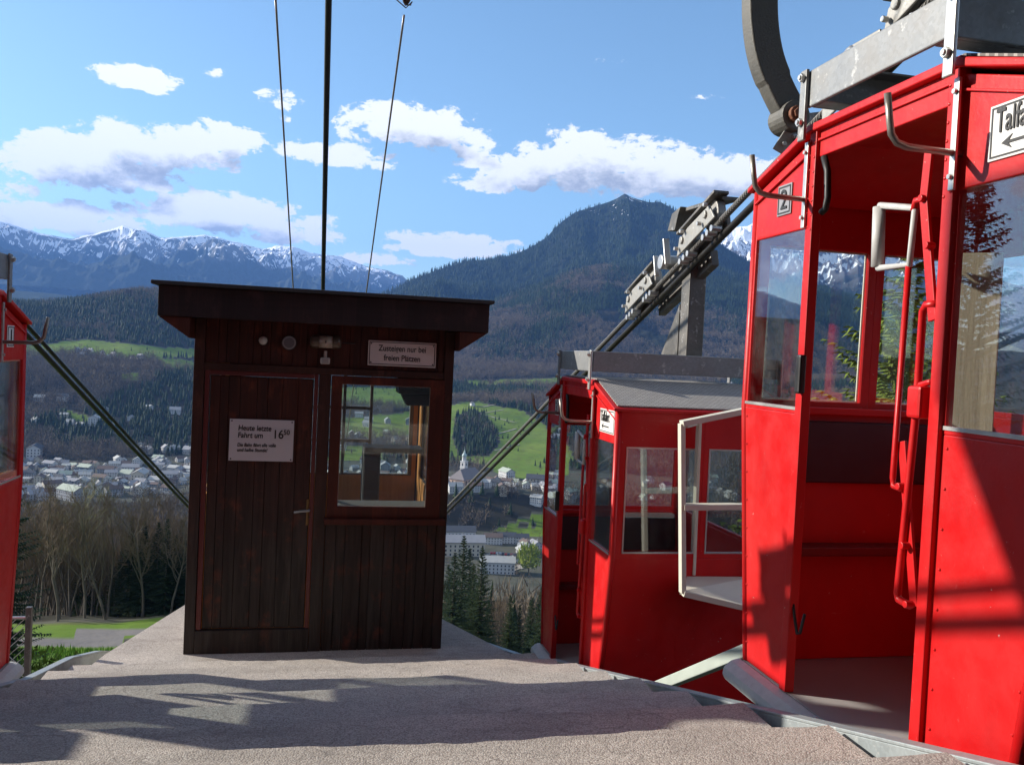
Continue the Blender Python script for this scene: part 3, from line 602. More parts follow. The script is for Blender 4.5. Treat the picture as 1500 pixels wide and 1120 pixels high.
# side walls with windows, back wall with mullioned window
def wallring(x,z0,z1,y0,y1,mb,th):
    mb.box(x,x+th,0.061,HD-.061,0,z0); mb.box(x,x+th,.061,HD-.061,z1,2.45); mb.box(x,x+th,.061,y0,z0,z1); mb.box(x,x+th,y1,HD-.061,z0,z1)
for x,name in ((HL+.012,'left'),(HR-.042,'right')):
    mb=MB(); wallring(x,1.12,2.08,.35,1.62,mb,.03); mb.build('side_wall',WOODR if name=='left' else WOODD,hut,.002)
    xi=x+.034 if name=='left' else x-.016
    mb=MB(); wallring(xi,1.12,2.08,.35,1.62,mb,.012); mb.build('inner_lining',WOODO,hut)
    mb=MB(); mb.box(x+.01,x+.014,.34,1.63,1.11,2.09); mb.build('window_pane',HGLASS,hut)
mb=MB(); mb.box(HL+.071,HR-.071,HD-.04,HD-.01,0,1.10); mb.box(HL+.071,HR-.071,HD-.04,HD-.01,2.13,2.45); mb.box(.85,HR-.071,HD-.04,HD-.01,1.10,2.13); mb.box(HL+.071,-.80,HD-.04,HD-.01,1.1,2.13); mb.build('back_wall',WOODD,hut,.002)
mb=MB(); mb.box(HL+.071,HR-.071,HD-.052,HD-.041,0,1.10); mb.box(.853,HR-.071,HD-.052,HD-.041,1.10,2.45); mb.build('inner_lining',WOODO,hut)
mb=MB(); mb.ring([(-.80,HD-.05,1.08),(.85,HD-.05,1.08),(.85,HD-.05,2.13),(-.80,HD-.05,2.13)],[(-.76,HD-.05,1.115),(.815,HD-.05,1.115),(.815,HD-.05,2.09),(-.76,HD-.05,2.09)],(0,.05,0))
for x in (-.28,.16,.42): mb.box(x,x+.03,HD-.048,HD-.002,1.115,2.09)
for z in (1.42,1.74): mb.box(-.76,.42,HD-.044,HD-.006,z,z+.03)
mb.build('back_window',GREYW,hut,.003)
mb=MB(); mb.box(-.76,.815,HD-.026,HD-.022,1.115,2.09); mb.build('window_pane',HGLASS,hut)
mb=MB(); mb.box(HL+.05,HR-.05,.05,HD-.05,.0,.03); mb.build('floor_boards',WOODO,hut); 
# roof with flared soffit
fz0,fz1=2.50,2.715; ox,oy=1.185,-.25; bx=HD+.25
mb=MB()
mb.box(-ox,ox,oy,oy+.028,fz0,fz1); mb.box(-ox,-ox+.028,oy+.028,bx-.028,fz0,fz1); mb.box(ox-.028,ox,oy+.028,bx-.028,fz0,fz1); mb.box(-ox,ox,bx-.028,bx,fz0,fz1)
rf=mb.build('fascia',WOODF,hut,.004)
mb=MB(); mb.box(-ox+.03,ox-.03,oy+.03,bx-.03,fz0+.012,fz0+.03); mb.build('soffit',WOODR,hut)
for s in (-1,1):
    mb=MB(); mb.prism([(s*(ox-.002),oy+.012,fz0-.002),(s*(.968),oy+.012,fz0-.002),(s*(.968),oy+.012,2.35)],(0,bx-oy-.03,0)); mb.build('side_soffit',WOODR,hut,.003)
mb=MB(); mb.prism([(-ox-.045,oy-.045,fz1+.003),(ox+.03,oy-.045,fz1+.003),(ox+.03,bx+.03,fz1+.003),(-ox-.045,bx+.03,fz1+.003)],(0,0,.028)); mb.build('roof_covering',m_plain('dark_roof_felt',(.03,.026,.03),.8),hut,.006)
mb=MB(); mb.box(HL+.04,HR-.04,.04,HD-.04,2.43,2.46); mb.build('ceiling',WOODR,hut)
# things in the hut
cab=thing('control_cabinet','dark grey control cabinet with sloping desk inside the hut behind its front window','cabinet',S(HX+.50,HY+.95,HZ+.03))
mb=MB(); mb.box(-.16,-.01,0,.35,0,1.40); mb.build('body',m_plain('dark_grey_cabinet',(.05,.047,.045),.5),cab,.01)
mb=MB(); mb.box(-.15,-.02,-.012,0,.1,1.36); mb.build('door_panel',m_plain('grey_panel',(.07,.065,.065),.45),cab,.004)
mb=MB(); mb.box(-.16,.36,-.02,.30,1.40,1.44); mb.build('sloping_desk',m_plain('grey_desk',(.04,.037,.036),.7),cab,.006)
mon=thing('monitor','black boxy monitor on a bracket high in the right corner inside the hut','monitor',S(HX+.74,HY+.60,HZ+2.0))
mb=MB(); mb.box(-.16,.14,-.15,.15,-.02,.26); mb.prism([(-.13,-.1,-.02),(.14,-.1,-.02),(.14,-.1,-.12),(-.08,-.1,-.12)],(0,.2,0)); mb.build('casing',BLACK,mon,.01)
mb=MB(); mb.box(-.17,.12,-.158,-.15,.03,.23); mb.build('screen',m_plain('dark_screen',(.01,.01,.012),.2),mon)
mb=MB(); mb.bar((.0,.1,.26),(.0,.1,.42),.03,.03,(1,0,0)); mb.build('bracket',STEEL,mon)
cp=thing('window_shelf','pale grey shelf running along the sill inside the hut window','shelf',S(HX+.42,HY+.30,HZ+1.07))
mb=MB(); mb.box(-.36,.46,-.2,.1,0,.03); mb.build('board',m_plain('grey_laminate',(.09,.08,.075),.8),cp,.004)
mb=MB(); mb.box(-.3,-.27,-.18,.08,-.2,0); mb.box(.37,.4,-.18,.08,-.2,0); mb.build('bracket',STEEL,cp)
# fixtures on the front
def F(x,z,y=-.004): return S(HX+x,HY+y,HZ+z)
l=thing('round_lamp','small round white lamp at the left on the hut front above the door','lamp',F(-.478,2.36))
mb=MB(); mb.cyl((0,-.03,0),(0,0,0),.036,20); mb.build('base',BLACK,l,.003); mb=MB(); mb.dome((0,-.03,0),.031,(0,-1,0),16); mb.build('lens',m_plain('milky_lens',(.42,.38,.33),.4),l,smooth=True)
l=thing('loudspeaker','round grey loudspeaker on the hut front above the door','loudspeaker',F(-.289,2.353))
mb=MB(); mb.tube([(0,-.035,0),(0,0,0)],.056,28); mb.build('housing',BLACK,l,.004)
mb=MB(); mb.tube([(0,-.042,0),(0,-.037,0)],.05,28); mb.build('rim',m_plain('grey_plastic',(.22,.20,.20),.5),l,.002); mb=MB(); mb.tube([(0,-.047,0),(0,-.0425,0)],.038,28); mb.build('grille',m_plain('dark_grille',(.10,.09,.095),.7),l)
l=thing('bulkhead_lamp','oval caged glass lamp on the hut front between door and window','lamp',F(-.02,2.372))
mb=MB(); mb.tube([(-.115,-.06,0),(-.105,-.06,0),(-.09,-.06,0),(-.05,-.06,0)],[.03,.045,.05,.05],16); mb.tube([(.05,-.06,0),(.09,-.06,0),(.105,-.06,0),(.115,-.06,0)],[.05,.05,.045,.03],16); mb.box(-.1,.1,-.02,0,-.04,.04); mb.build('housing',m_plain('bronze_housing',(.10,.07,.05),.4,.4),l,.003,smooth=False)
mb=MB(); mb.tube([(-.05,-.06,0),(.05,-.06,0)],.046,18); mb.build('glass',m_plain('frosted_glass',(.33,.27,.21),.3),l,smooth=True)
mb=MB(); mb.tube([(.0,-.06,.051),(.0,-.111,0),(0,-.06,-.051)],.004,6); mb.build('cage',BLACK,l); mb=MB(); mb.tube([(.115,-.02,0),(.22,-.006,-.002)],.005,6); mb.build('cord',BLACK,l)
l=thing('motion_sensor','small white motion sensor below the oval lamp on the hut','sensor',F(-.02,2.235))
mb=MB(); mb.box(-.036,.036,-.06,-.0,-.03,.02); mb.build('housing',m_plain('white_plastic',(.45,.40,.36),.4),l,.01); mb=MB(); mb.box(-.026,.026,-.066,-.06,-.024,.006); mb.build('lens',m_plain('grey_lens',(.3,.28,.26),.3),l,.003); mb=MB(); mb.cyl((0,-.03,.02),(0,-.03,.07),.012,10); mb.build('stem',m_plain('beige_stem',(.4,.35,.3),.5),l)
# enamel sign
SIGNW=m_plain('aged_white_sign',(.58,.50,.48),.35,0,.05); NOTW=m_plain('white_notice',(.46,.42,.43),.6,0,.03)
sg=thing('enamel_sign','white enamel sign reading Zusteigen nur bei freien Plätzen above the hut window','sign',F(.56,2.308,-.006))
mb=MB(); mb.box(-.262,.262,-.012,-.004,-.096,.096); mb.build('plate',SIGNW,sg,.004)
mb=MB(); mb.ring([(-.253,-.0125,-.087),(.253,-.0125,-.087),(.253,-.0125,.087),(-.253,-.0125,.087)],[(-.247,-.0125,-.081),(.247,-.0125,-.081),(.247,-.0125,.081),(-.247,-.0125,.081)],(0,-.001,0)); mb.build('border',LET,sg)
text(sg,'Zusteigen nur bei',.066,(.0,-.0135,.018),(R(90),0,0),LET,align='CENTER',sxx=.78,bold=.0008); text(sg,'freien Plätzen',.066,(.0,-.0135,-.055),(R(90),0,0),LET,align='CENTER',sxx=.78,bold=.0008)
mb=MB()
for a in (-.238,.238):
    for b in (-.072,.072): mb.dome((a,-.0125,b),.006,(0,-1,0))
mb.build('screws',BLACK,sg)
sg=thing('notice','white paper-like notice about the last ride at 16:50 on the hut door','notice',F(-.463,1.611,-.002))
mb=MB(); mb.box(-.233,.233,-.006,.006,-.156,.156); mb.build('plate',NOTW,sg,.001)
tx=(R(90),0,0)
text(sg,'Heute letzte',.058,(-.172,-.0075,.072),tx,LET,bold=.0009,sxx=.82,shear=.1); text(sg,'Fahrt um',.058,(-.174,-.0075,.018),tx,LET,bold=.0009,sxx=.86,shear=.1)
text(sg,'Die Bahn fährt alle volle',.036,(-.174,-.0075,-.048),tx,LET,bold=.0006,sxx=.80,shear=.15); text(sg,'und halbe Stunde!',.036,(-.174,-.0075,-.086),tx,LET,bold=.0006,sxx=.84,shear=.15)
text(sg,'16',.092,(.078,-.009,.018),tx,LET,bold=.0009,sxx=.9); text(sg,'50',.052,(.158,-.009,.048),tx,LET,bold=.0008,sxx=.9)
mb=MB(); mb.box(.06,.215,-.0075,-.006,.008,.094); mb.build('time_card',m_plain('paper_card',(.43,.40,.41),.7,0,.02),sg)
mb=MB()
for a in (-.218,.218):
    for b in (-.142,.142): mb.dome((a,-.006,b),.006,(0,-1,0))
mb.build('screws',BLACK,sg)
# wire fence panel at the left
fn=thing('wire_fence','wire mesh fence panel with dark post beside the left red cabin','fence',S(-2.07,6.88,-3.2))
mb=MB(); mb.box(-.02,.02,-.02,.02,-.6,1.20); mb.build('post',DGALV,fn,.003)
mb=MB()
L_=.62;H_=1.12; n=26; st=.056
k=-40
def clip(x0,z0,x1,z1): return None
for i in range(-22,14):
    for sgn in (1,-1):
        # diagonal wire across the panel
        pts=[]
        for j in range(0,41):
            x=j/40*L_; z=(i*st if sgn>0 else H_-i*st)+sgn*x
            if 0<=z<=H_: pts.append((-x-.02,sgn*.003,z))
        if len(pts)>1: mb.tube([pts[0],pts[-1]],.0035,4)
mb.build('mesh',STEEL,fn)
mb=MB(); mb.cyl((-.65,0,H_),(0,0,H_),.012,8); mb.build('top_rail',STEEL,fn)

# ------------------------------------------------------------------ station building behind the viewer, unseen; deep roof added to block sky light
STW=m_wood('station_timber',(.060,.035,.022),(.035,.022,.015),(.09,.05,.03))
st=thing('station_building','dark timber station building out of view, its deep roof added to block sky light','building',S(0,-3.2,-.6))
mb=MB()
planks(-7,7,-4,4.2,-.02,.04,mb,.16); mb.build('front_wall',STW,st)
mb=MB(); mb.box(-7,7,.03,.0301+.2,-4,4.2); mb.build('inner_wall',STW,st)
mb=MB(); mb.prism([(-4.3,-6,5.9),(4.8,-6,5.9),(4.8,7.5,4.15),(-4.3,7.5,4.15)],(0,0,.12)); mb.build('roof',STW,st)
for x in (-4,-2,0,2,4.4):
    mb=MB(); mb.bar((x,-5,5.66),(x,7.4,4.05),.14,.18); mb.build('rafter',STW,st)
for x in (-7,6.8): 
    mb=MB(); mb.box(x,x+.2,-6,-.03,-4,5.2); mb.build('side_wall',STW,st)
for x in (-2.6,-1.0,1.0,2.6):
    mb=MB(); mb.ring([(x-.5,-.06,1.0),(x+.5,-.06,1.0),(x+.5,-.06,2.4),(x-.5,-.06,2.4)],[(x-.44,-.06,1.06),(x+.44,-.06,1.06),(x+.44,-.06,2.34),(x-.44,-.06,2.34)],(0,.035,0)); w=mb.build('window_frame',CREAM,st)
    mb=MB(); mb.box(x-.44,x+.44,-.04,-.03,1.06,2.34); mb.build('window_pane',m_plain('dark_window',(.02,.022,.025),.1),w)

mb=MB(); mb.prism([(-3.6,4.65,3.10),(-3.6,4.65,2.47),(-3.6,3.5,.70),(-3.6,-3.2,.70),(-3.6,-3.2,3.10)],(-.05,0,0)); mb.v=[(x,y+3.2,z+.6) for x,y,z in mb.v]; mb.build('shadow_screen',STW,st)  # added board out of view, cut to throw the slanting shadow on the front cabin
mb=MB(); mb.box(-3.78,-3.66,5.4,5.52,-4,4.5); mb.build('shadow_screen_post',STW,st)  # prop for the added shadow screen, its own shadow kept out of view

mb=MB(); mb.box(-3.68,-3.56,0,7.45,-4,.65); mb.build('shadow_wall',STW,st)  # added unseen wall that shades the lower left of the steps
HAZE=6.0e-5
# ================================================================== landscape
def hsh(ix,iy,seed):
    h=(ix.astype(np.int64)*374761393+iy.astype(np.int64)*668265263+seed*974634777)&0x7fffffff
    h=((h^(h>>13))*1274126177)&0x7fffffff; return ((h^(h>>16))&0xffff)/65535.0
def vn(x,y,seed=0):
    xi=np.floor(x);yi=np.floor(y);fx=x-xi;fy=y-yi;fx=fx*fx*fx*(fx*(fx*6-15)+10);fy=fy*fy*fy*(fy*(fy*6-15)+10)
    a=hsh(xi,yi,seed);b=hsh(xi+1,yi,seed);c=hsh(xi,yi+1,seed);d=hsh(xi+1,yi+1,seed)
    return (a*(1-fx)+b*fx)*(1-fy)+(c*(1-fx)+d*fx)*fy
def fbm(x,y,oct=5,seed=0,rough=.5,ridge=False):
    s=0;a=1;t=0
    for i in range(oct):
        n=vn(x*2**i+i*17.3,y*2**i-i*9.1,seed+i)
        if ridge: n=1-np.abs(2*n-1); n=n*n
        s=s+n*a;t+=a;a*=rough
    return s/t
CMn=np.array(CM.to_3x3())
def tanel(u,v):
    d=CMn@np.array([(u-750)/FPX,(560-v)/FPX,-1.0]); return math.atan2(d[0],d[1]), d[2]/math.hypot(d[0],d[1])
def proj(X,Y,Z):   # station point survey: which part of the photographed view a place belongs to
    c=np.stack([X,Y,Z],-1)@CMn; w=np.maximum(-c[...,2],1e-3); return 750+FPX*c[...,0]/w, 560-FPX*c[...,1]/w
# terrain control table: height by bearing and distance
dk=[420,500,600,745,775,900,1020,1100,1300,1450,1600,1750,1900,2100,2400,2900,3600]
cols={-700:[-140,-146,-146,-144,-143,-142,-139,-130,-95,-45,-25,-8,20,60,60,30,20],
 0:[-143,-148,-147,-145,-144,-142,-139,-131,-98,-55,-35,-10,22,60,66,45,30],
 80:[-143,-148,-147,-145,-144,-142,-139,-131,-98,-55,-35,-10,26,66,72,50,30],
 190:[-143,-148,-147,-145,-144,-142,-139,-131,-98,-52,-32,-8,40,99,104,60,30],
 270:[-143,-148,-148,-146,-144,-142,-139,-131,-100,-62,-42,-14,45,113,110,60,30],
 400:[-143,-150,-150,-149,-134,-130,-130,-125,-103,-86,-75,-62,-40,20,40,40,60],
 520:[-143,-150,-150,-150,-126,-126,-128,-122,-98,-86,-80,-66,-50,-25,0,30,160],
 600:[-143,-150,-150,-150,-123,-124,-128,-121,-97,-85,-84,-72,-55,-30,10,90,280],
 700:[-143,-150,-150,-150,-122,-124,-130,-124,-98,-80,-88,-80,-58,-30,30,140,330],
 790:[-143,-150,-150,-150,-122,-124,-130,-124,-106,-88,-82,-70,-52,-25,40,150,340],
 900:[-143,-150,-150,-150,-124,-126,-126,-120,-104,-90,-78,-64,-50,-22,50,160,350],
 1080:[-143,-150,-150,-150,-126,-124,-120,-112,-96,-80,-68,-58,-50,-20,60,170,350],
 1300:[-143,-150,-148,-140,-130,-120,-108,-98,-76,-60,-48,-38,-26,0,60,150,300],
 1700:[-143,-150,-140,-125,-118,-100,-80,-66,-40,-20,0,15,30,60,110,200,320]}
uk=np.array(sorted(cols)); TB=np.array([cols[k] for k in sorted(cols)],float)
for q_,k_ in enumerate(sorted(cols)):
    if k_>=400: TB[q_,-4:]=[min(TB[q_,-4],-20),-5,-30,-70]
    else: TB[q_,-2:]=[10,-60]
ld=np.log(np.array(dk,float)); gu=np.linspace(-700,1700,161); gl=np.linspace(math.log(420),math.log(3600),201)
G=np.array([np.interp(gl,ld,r) for r in TB]); G=np.array([np.interp(gu,uk,G[:,j]) for j in range(len(gl))]).T
def blur(G,ax,k):
    w=np.exp(-np.linspace(-2,2,2*k+1)**2); w/=w.sum(); P_=np.pad(G,[(k,k) if a==ax else (0,0) for a in (0,1)],mode='edge')
    return np.apply_along_axis(lambda r:np.convolve(r,w,'valid'),ax,P_)
G=blur(blur(G,1,3),0,4)
def H(X,Y,fine=True):
    X=np.asarray(X,float);Y=np.asarray(Y,float); d=np.hypot(X,Y)+1e-6; az=np.arctan2(X,Y)
    azc=np.clip(az,-.85,.65); u=750+FPX*np.tan(azc)
    fi=np.clip((u+700)/2400*160,0,159.999); fj=np.clip((np.log(np.maximum(d,420))-gl[0])/(gl[-1]-gl[0])*200,0,199.999)
    i=fi.astype(int);j=fj.astype(int);a=fi-i;b=fj-j
    far=(G[i,j]*(1-a)+G[i+1,j]*a)*(1-b)+(G[i,j+1]*(1-a)+G[i+1,j+1]*a)*b
    yp=-X*math.sin(TH)+Y*math.cos(TH); xp=X*math.cos(TH)+Y*math.sin(TH)
    near=-4.2-.338*(yp-2)
    lf=np.clip((-.12-az)/.12,0,1)*(Y>0)
    near=near*(1-lf)+lf*np.interp(yp,[-60,2,10,48,60,70,84,120,424],[16.7,-4.2,-6.4,-16.8,-20,-22,-25.4,-39,-144])
    near=near+np.where(yp>60,0,0)
    near=np.where(yp<-2,np.minimum(near,-2.9),near)
    wob=(fbm(X/9,Y/9,4,3)-.5)*np.clip(d/30,0,1)*1.6
    near=np.maximum(near+wob,-144)
    # the lane and the small meadow below the left cabin
    w=np.clip((d-400)/140,0,1); w=w*w*(3-2*w)
    front=np.clip((yp+10)/60,0,1)
    z=near*(1-w)+far*w
    back=np.minimum(near+0*X,60); z=np.where(Y<0,back*(1-front)+z*front,z)
    if fine:
        amp=np.clip((d-500)*.022,0,26)*np.clip((z+138)/20,0,1); z=z+(fbm(X/170,Y/170,5,11)-.5)*amp
    return z
def place(u,v,dmin=430,dmax=3400):
    az,te=tanel(u,v); ds=np.linspace(dmin,dmax,1500); X=ds*math.sin(az);Y=ds*math.cos(az); h=H(X,Y)
    ok=np.where(h>=te*ds)[0]
    if len(ok)==0: return None
    k=ok[0]; return X[k],Y[k],h[k],ds[k]
def inpoly(u,v,poly):
    r=np.zeros(u.shape,bool); n=len(poly)
    for i in range(n):
        x0,y0=poly[i];x1,y1=poly[(i+1)%n]
        c=((y0>v)!=(y1>v))&(u<(x1-x0)*(v-y0)/((y1-y0)+1e-9)+x0); r^=c
    return r
MEAD=[[(30,508),(120,496),(200,503),(290,512),(290,522),(180,526),(120,516),(60,520),(20,522)],[(225,524),(285,526),(285,541),(236,538)],[(176,547),(202,545),(202,556),(180,556)],[(90,597),(132,610),(132,621),(98,612)],
 [(470,566),(560,567),(660,575),(655,600),(600,598),(500,592)],[(500,612),(560,606),(660,596),(660,636),(560,640),(500,640)],[(480,652),(560,655),(560,676),(480,674)],
 [(650,592),(700,588),(735,596),(770,602),(800,625),(840,660),(830,696),(790,703),(740,697),(690,676),(640,676)],
 [(680,558),(760,554),(840,551),(960,560),(1090,566),(1090,572),(900,568),(760,562),(690,565)],
 [(722,776),(748,764),(772,772),(794,766),(796,785),(740,784)],[(755,762),(790,748),(800,762),(775,770)],[(1180,520),(1260,545),(1260,556),(1180,530)]]
SHADEWOOD=[(672,668),(664,640),(668,610),(690,600),(706,604),(722,622),(732,640),(728,655),(715,668)]  # round shadow on the meadow, imitated by dark ground and conifers
TOWN=[[(20,668),(120,676),(290,664),(290,716),(230,735),(120,738),(20,742)],[(640,690),(840,688),(1000,700),(1000,722),(640,724)],[(640,772),(840,790),(840,880),(640,880)],[(470,676),(650,680),(650,730),(470,740)]]
def zone(u,v,polys):
    r=np.zeros(u.shape,bool)
    for p in polys: r|=inpoly(u,v,p)
    return r
# ---- terrain sheet (polar grid, fine in the visible sector)
azs_=np.concatenate([np.linspace(-math.pi,-.86,34)[:-1],np.linspace(-.86,.72,720),np.linspace(.72,math.pi,34)[1:]])
ds_=np.concatenate([np.geomspace(1.0,400,90)[:-1],np.linspace(400,1200,160)[:-1],np.geomspace(1200,3600,150)])
AA,DD=np.meshgrid(azs_,ds_); X=DD*np.sin(AA);Y=DD*np.cos(AA);Z=H(X,Y)
U,V=proj(X,Y,Z); jx=(fbm(X/35,Y/35,4,5)-.5)*14; jy=(fbm(X/35,Y/35,4,9)-.5)*6
vis=(Y>0)&(DD>430)
mead=zone(U+jx,V+jy,MEAD)&vis&~inpoly(U+jx*.4,V+jy*.6,SHADEWOOD); town=zone(U+jx,V+jy,TOWN)&vis
sxp=X*math.cos(TH)+Y*math.sin(TH); syp=-X*math.sin(TH)+Y*math.cos(TH)
cover=np.where(mead,1.0,0.0)+np.where(town&~mead,.45,0)
# near meadow and the lane below the platform on the left
NM=(DD<430)&(Y>0)&(AA<-.30)&(syp>9)&(syp<62)
cover=np.where(NM|((DD<430)&(Y>0)&(AA<-.30)&(syp<79)&(fbm(X/8,Y/8,3,61)>.42)&(syp>9)),1.0,cover)
lane=(np.abs(syp-66-14*(AA+.40)-3*np.sin(AA*14)+(fbm(X/6,Y/6,3,8)-.5)*3)<2.8)&(AA<-.20)&(AA>-.75)
cover=np.where(lane,2.0,cover)
nc=len(azs_); nr=len(ds_)
idx=np.arange(nr*nc).reshape(nr,nc); F=np.stack([idx[:-1,:-1],idx[:-1,1:],idx[1:,1:],idx[1:,:-1]],-1).reshape(-1,4)
def m_terrain():
    m,t,b=material('valley_ground'); a=t.add('ShaderNodeAttribute'); a.attribute_name='cover'; f=a.outputs['Fac']; p=t.pos()
    n=t.noise(p,.012,6,.6); n2=t.noise(p,.12,5,.65)
    forest=t.mix(n2,(.045,.037,.028),(.022,.026,.016)); green=t.mix(t.mapr(n,.35,.65),(.095,.165,.018),(.155,.215,.035)); green=t.mix(t.mapr(n2,.45,.75,0,.7),green,(.09,.085,.035))
    townc=t.mix(n2,(.05,.06,.035),(.12,.11,.09)); road=t.mix(n2,(.21,.19,.175),(.13,.12,.11))
    c=t.mix(t.mapr(f,.15,.42),forest,townc); c=t.mix(t.mapr(f,.6,.9),c,green); c=t.mix(t.mapr(f,1.35,1.65),c,road)
    P(b,t,color=c,rough=.95,spec=.1,normal=t.bump(n2,.4,1.0)); return m
npmesh('terrain',np.stack([X,Y,Z],-1).reshape(-1,3),F,m_terrain(),None,True,{'cover':cover.reshape(-1)})['kind']='structure'
me=MB(); me.v=[(-10500,-4100,-210),(9400,-4100,-210),(9400,15300,-210),(-10500,15300,-210)]; me.f=[(0,1,2,3)]; me.m=[0]
o=me.build('ground',m_plain('far_ground',(.05,.06,.035),.9,0,.2,.002)); o['kind']='structure'
# ---- mountains
def m_rock(name,snow,forest1,forest2,rock,line,span,streak,tree=None):
    m,t,b=material(name); p=t.pos(); s=t.add('ShaderNodeSeparateXYZ'); t.l.new(p,s.inputs[0])
    a=t.add('ShaderNodeAttribute'); a.attribute_name='rel'; rel=a.outputs['Fac']
    cv=t.add('ShaderNodeAttribute'); cv.attribute_name='cavity'
    n=t.noise(p,.0022,7,.65,.4); n2=t.noise(p,.012,6,.7)
    fc=t.mix(t.mapr(n,.35,.65),forest1,forest2); fc=t.mix(t.math('MULTIPLY',n2,.5),fc,tuple(x*.6 for x in forest1)); 
    rc=t.mix(n2,rock,tuple(x*1.5 for x in rock))
    c=t.mix(t.mapr(t.math('ADD',rel,t.math('MULTIPLY',t.math('SUBTRACT',n,.5),.5)),line-.18,line-.02,0,1,True),fc,rc)
    if snow:
        mp=t.add('ShaderNodeMapping'); t.l.new(p,mp.inputs[0]); mp.inputs['Scale'].default_value=(.006,.006,.0018); mp.inputs['Rotation'].default_value=(0,R(25),0)
        st=t.noise(mp.outputs[0],1.0,8,.72,1.2)
        f=t.math('ADD',t.math('ADD',t.math('MULTIPLY',t.math('SUBTRACT',rel,line),span),t.math('MULTIPLY',t.math('SUBTRACT',st,.5),streak)),t.math('MULTIPLY',t.math('SUBTRACT',cv.outputs['Fac'],.5),.7))
        c=t.mix(t.mapr(f,.0,.10,0,1,True),c,(.85,.88,.93))
    P(b,t,color=c,rough=.95,spec=.05,normal=t.bump(t.math('ADD',n2,n),.8,14)); return m
def mountain(name,D,D0,z0,ridge,mat,amp,ns,az_n,rn,seed,pw=1.0,jag=12,sharp=False,azr=None):
    pts=[tanel(u,v) for u,v in ridge]; a=np.array([p[0] for p in pts]); e=np.array([p[1] for p in pts])
    az=np.linspace(a[0],a[-1],az_n); te=np.interp(az,a,e)
    dd=D*(1+.10*(fbm(az*9,az*0+seed,3,seed)-.5)); zr=te*dd+(fbm(az*dd.mean()/260,az*0,5,seed+40,.6)-.5)*jag
    T=np.concatenate([np.linspace(0,1,rn),np.linspace(1.04,1.5,12)])
    A_,T_=np.meshgrid(az,T); ZR=np.broadcast_to(zr,A_.shape); Dd=D0+(np.broadcast_to(dd,A_.shape)-D0)*T_
    X=Dd*np.sin(A_);Y=Dd*np.cos(A_); tt=np.clip(T_,0,1)
    prof=tt**pw
    Z=z0+(ZR-z0)*prof
    rf=fbm(X/ns,Y/ns,7,seed,.55,True)+.35*fbm(X/(ns*.25),Y/(ns*.25),4,seed+20,.6,True)
    env=np.clip(4*tt*(1-tt),0,1)**.6
    Z=Z+(rf-.62)*amp*env
    # keep the fore slopes below the sight line to the ridge
    sight=np.broadcast_to(zr/dd,A_.shape)*Dd; Z=np.where(T_<=1,np.minimum(Z,sight-(1-tt)*Dd*.004),Z)
    back=np.clip((T_-1)/.5,0,1); Z=np.where(T_>1,ZR-(ZR-z0)*back*1.0,Z)
    rel=(Z-z0)/(zr.max()-z0)
    k=Z.copy(); k[1:-1,1:-1]=(Z[:-2,1:-1]+Z[2:,1:-1]+Z[1:-1,:-2]+Z[1:-1,2:])/4
    cav=np.clip((k-Z)/ (amp*.02)+.5,0,1)
    nc=az_n; idx=np.arange(Z.size).reshape(Z.shape); F=np.stack([idx[:-1,:-1],idx[:-1,1:],idx[1:,1:],idx[1:,:-1]],-1).reshape(-1,4)
    o=npmesh(name,np.stack([X,Y,Z],-1).reshape(-1,3),F,mat,None,True,{'rel':rel.ravel(),'cavity':cav.ravel()}); o['kind']='structure'
    return X[:rn],Y[:rn],Z[:rn],rel[:rn]
r1=[(-500,360),(-300,330),(-150,318),(0,324),(30,333),(60,343),(105,350),(140,342),(180,330),(205,334),(235,347),(262,346),(300,343),(320,347),(355,357),(385,365),(405,359),(430,363),(452,370),(500,376),(525,386),(545,392),(565,396),(590,404),(596,410),(640,430),(720,450)]
mountain('snow_range',11500,7000,330,r1,m_rock('snow_range_rock',True,(.030,.045,.04),(.05,.06,.05),(.13,.135,.14),.58,1.8,2.4),720,1900,1100,210,3,.85,40)
r0=[(-500,420),(-100,428),(0,424),(60,428),(130,436),(200,441),(260,446),(330,455),(420,470),(520,480)]
mountain('blue_foothills',5600,4200,60,r0,m_rock('foothill_wood',False,(.028,.045,.03),(.045,.055,.035),(.05,.06,.04),2,1,1),60,900,300,60,8,.9,8)
r3=[(960,400),(1010,366),(1045,347),(1060,343),(1075,334),(1095,332),(1112,322),(1140,330),(1180,318),(1230,322),(1262,312),(1290,330),(1330,352),(1350,372),(1372,384),(1420,398),(1500,420),(1700,440)]
mountain('snow_peaks',8200,4800,100,r3,m_rock('snow_peak_rock',True,(.030,.042,.032),(.06,.055,.05),(.12,.12,.13),.52,2.2,2.6),520,1300,560,190,14,.8,40)
r2=[(500,462),(540,440),(568,429),(600,411),(640,396),(680,384),(720,380),(758,370),(782,360),(800,348),(822,326),(842,312),(868,304),(890,297),(904,291),(915,284),(926,290),(936,293),(950,297),(968,296),(985,306),(1005,320),(1030,338),(1060,362),(1100,384),(1150,404),(1250,436),(1400,470),(1600,500)]
M2=mountain('wooded_mountain',4400,3000,60,r2,m_rock('dark_conifer_slope',True,(.014,.026,.018),(.026,.030,.022),(.05,.05,.05),1.10,1.0,1.3),230,800,700,170,21,.9,12)
rb=[(470,540),(560,548),(600,524),(640,498),(680,470),(725,440),(800,412),(845,398),(885,390),(934,392),(1000,398),(1098,412),(1200,432),(1300,452),(1420,480),(1600,510)]
M2b=mountain('wooded_foothill',3150,2150,-30,rb,m_rock('mixed_wood_slope',False,(.020,.028,.018),(.040,.034,.027),(.05,.05,.04),2,1,1),80,520,620,150,33,.9,8)
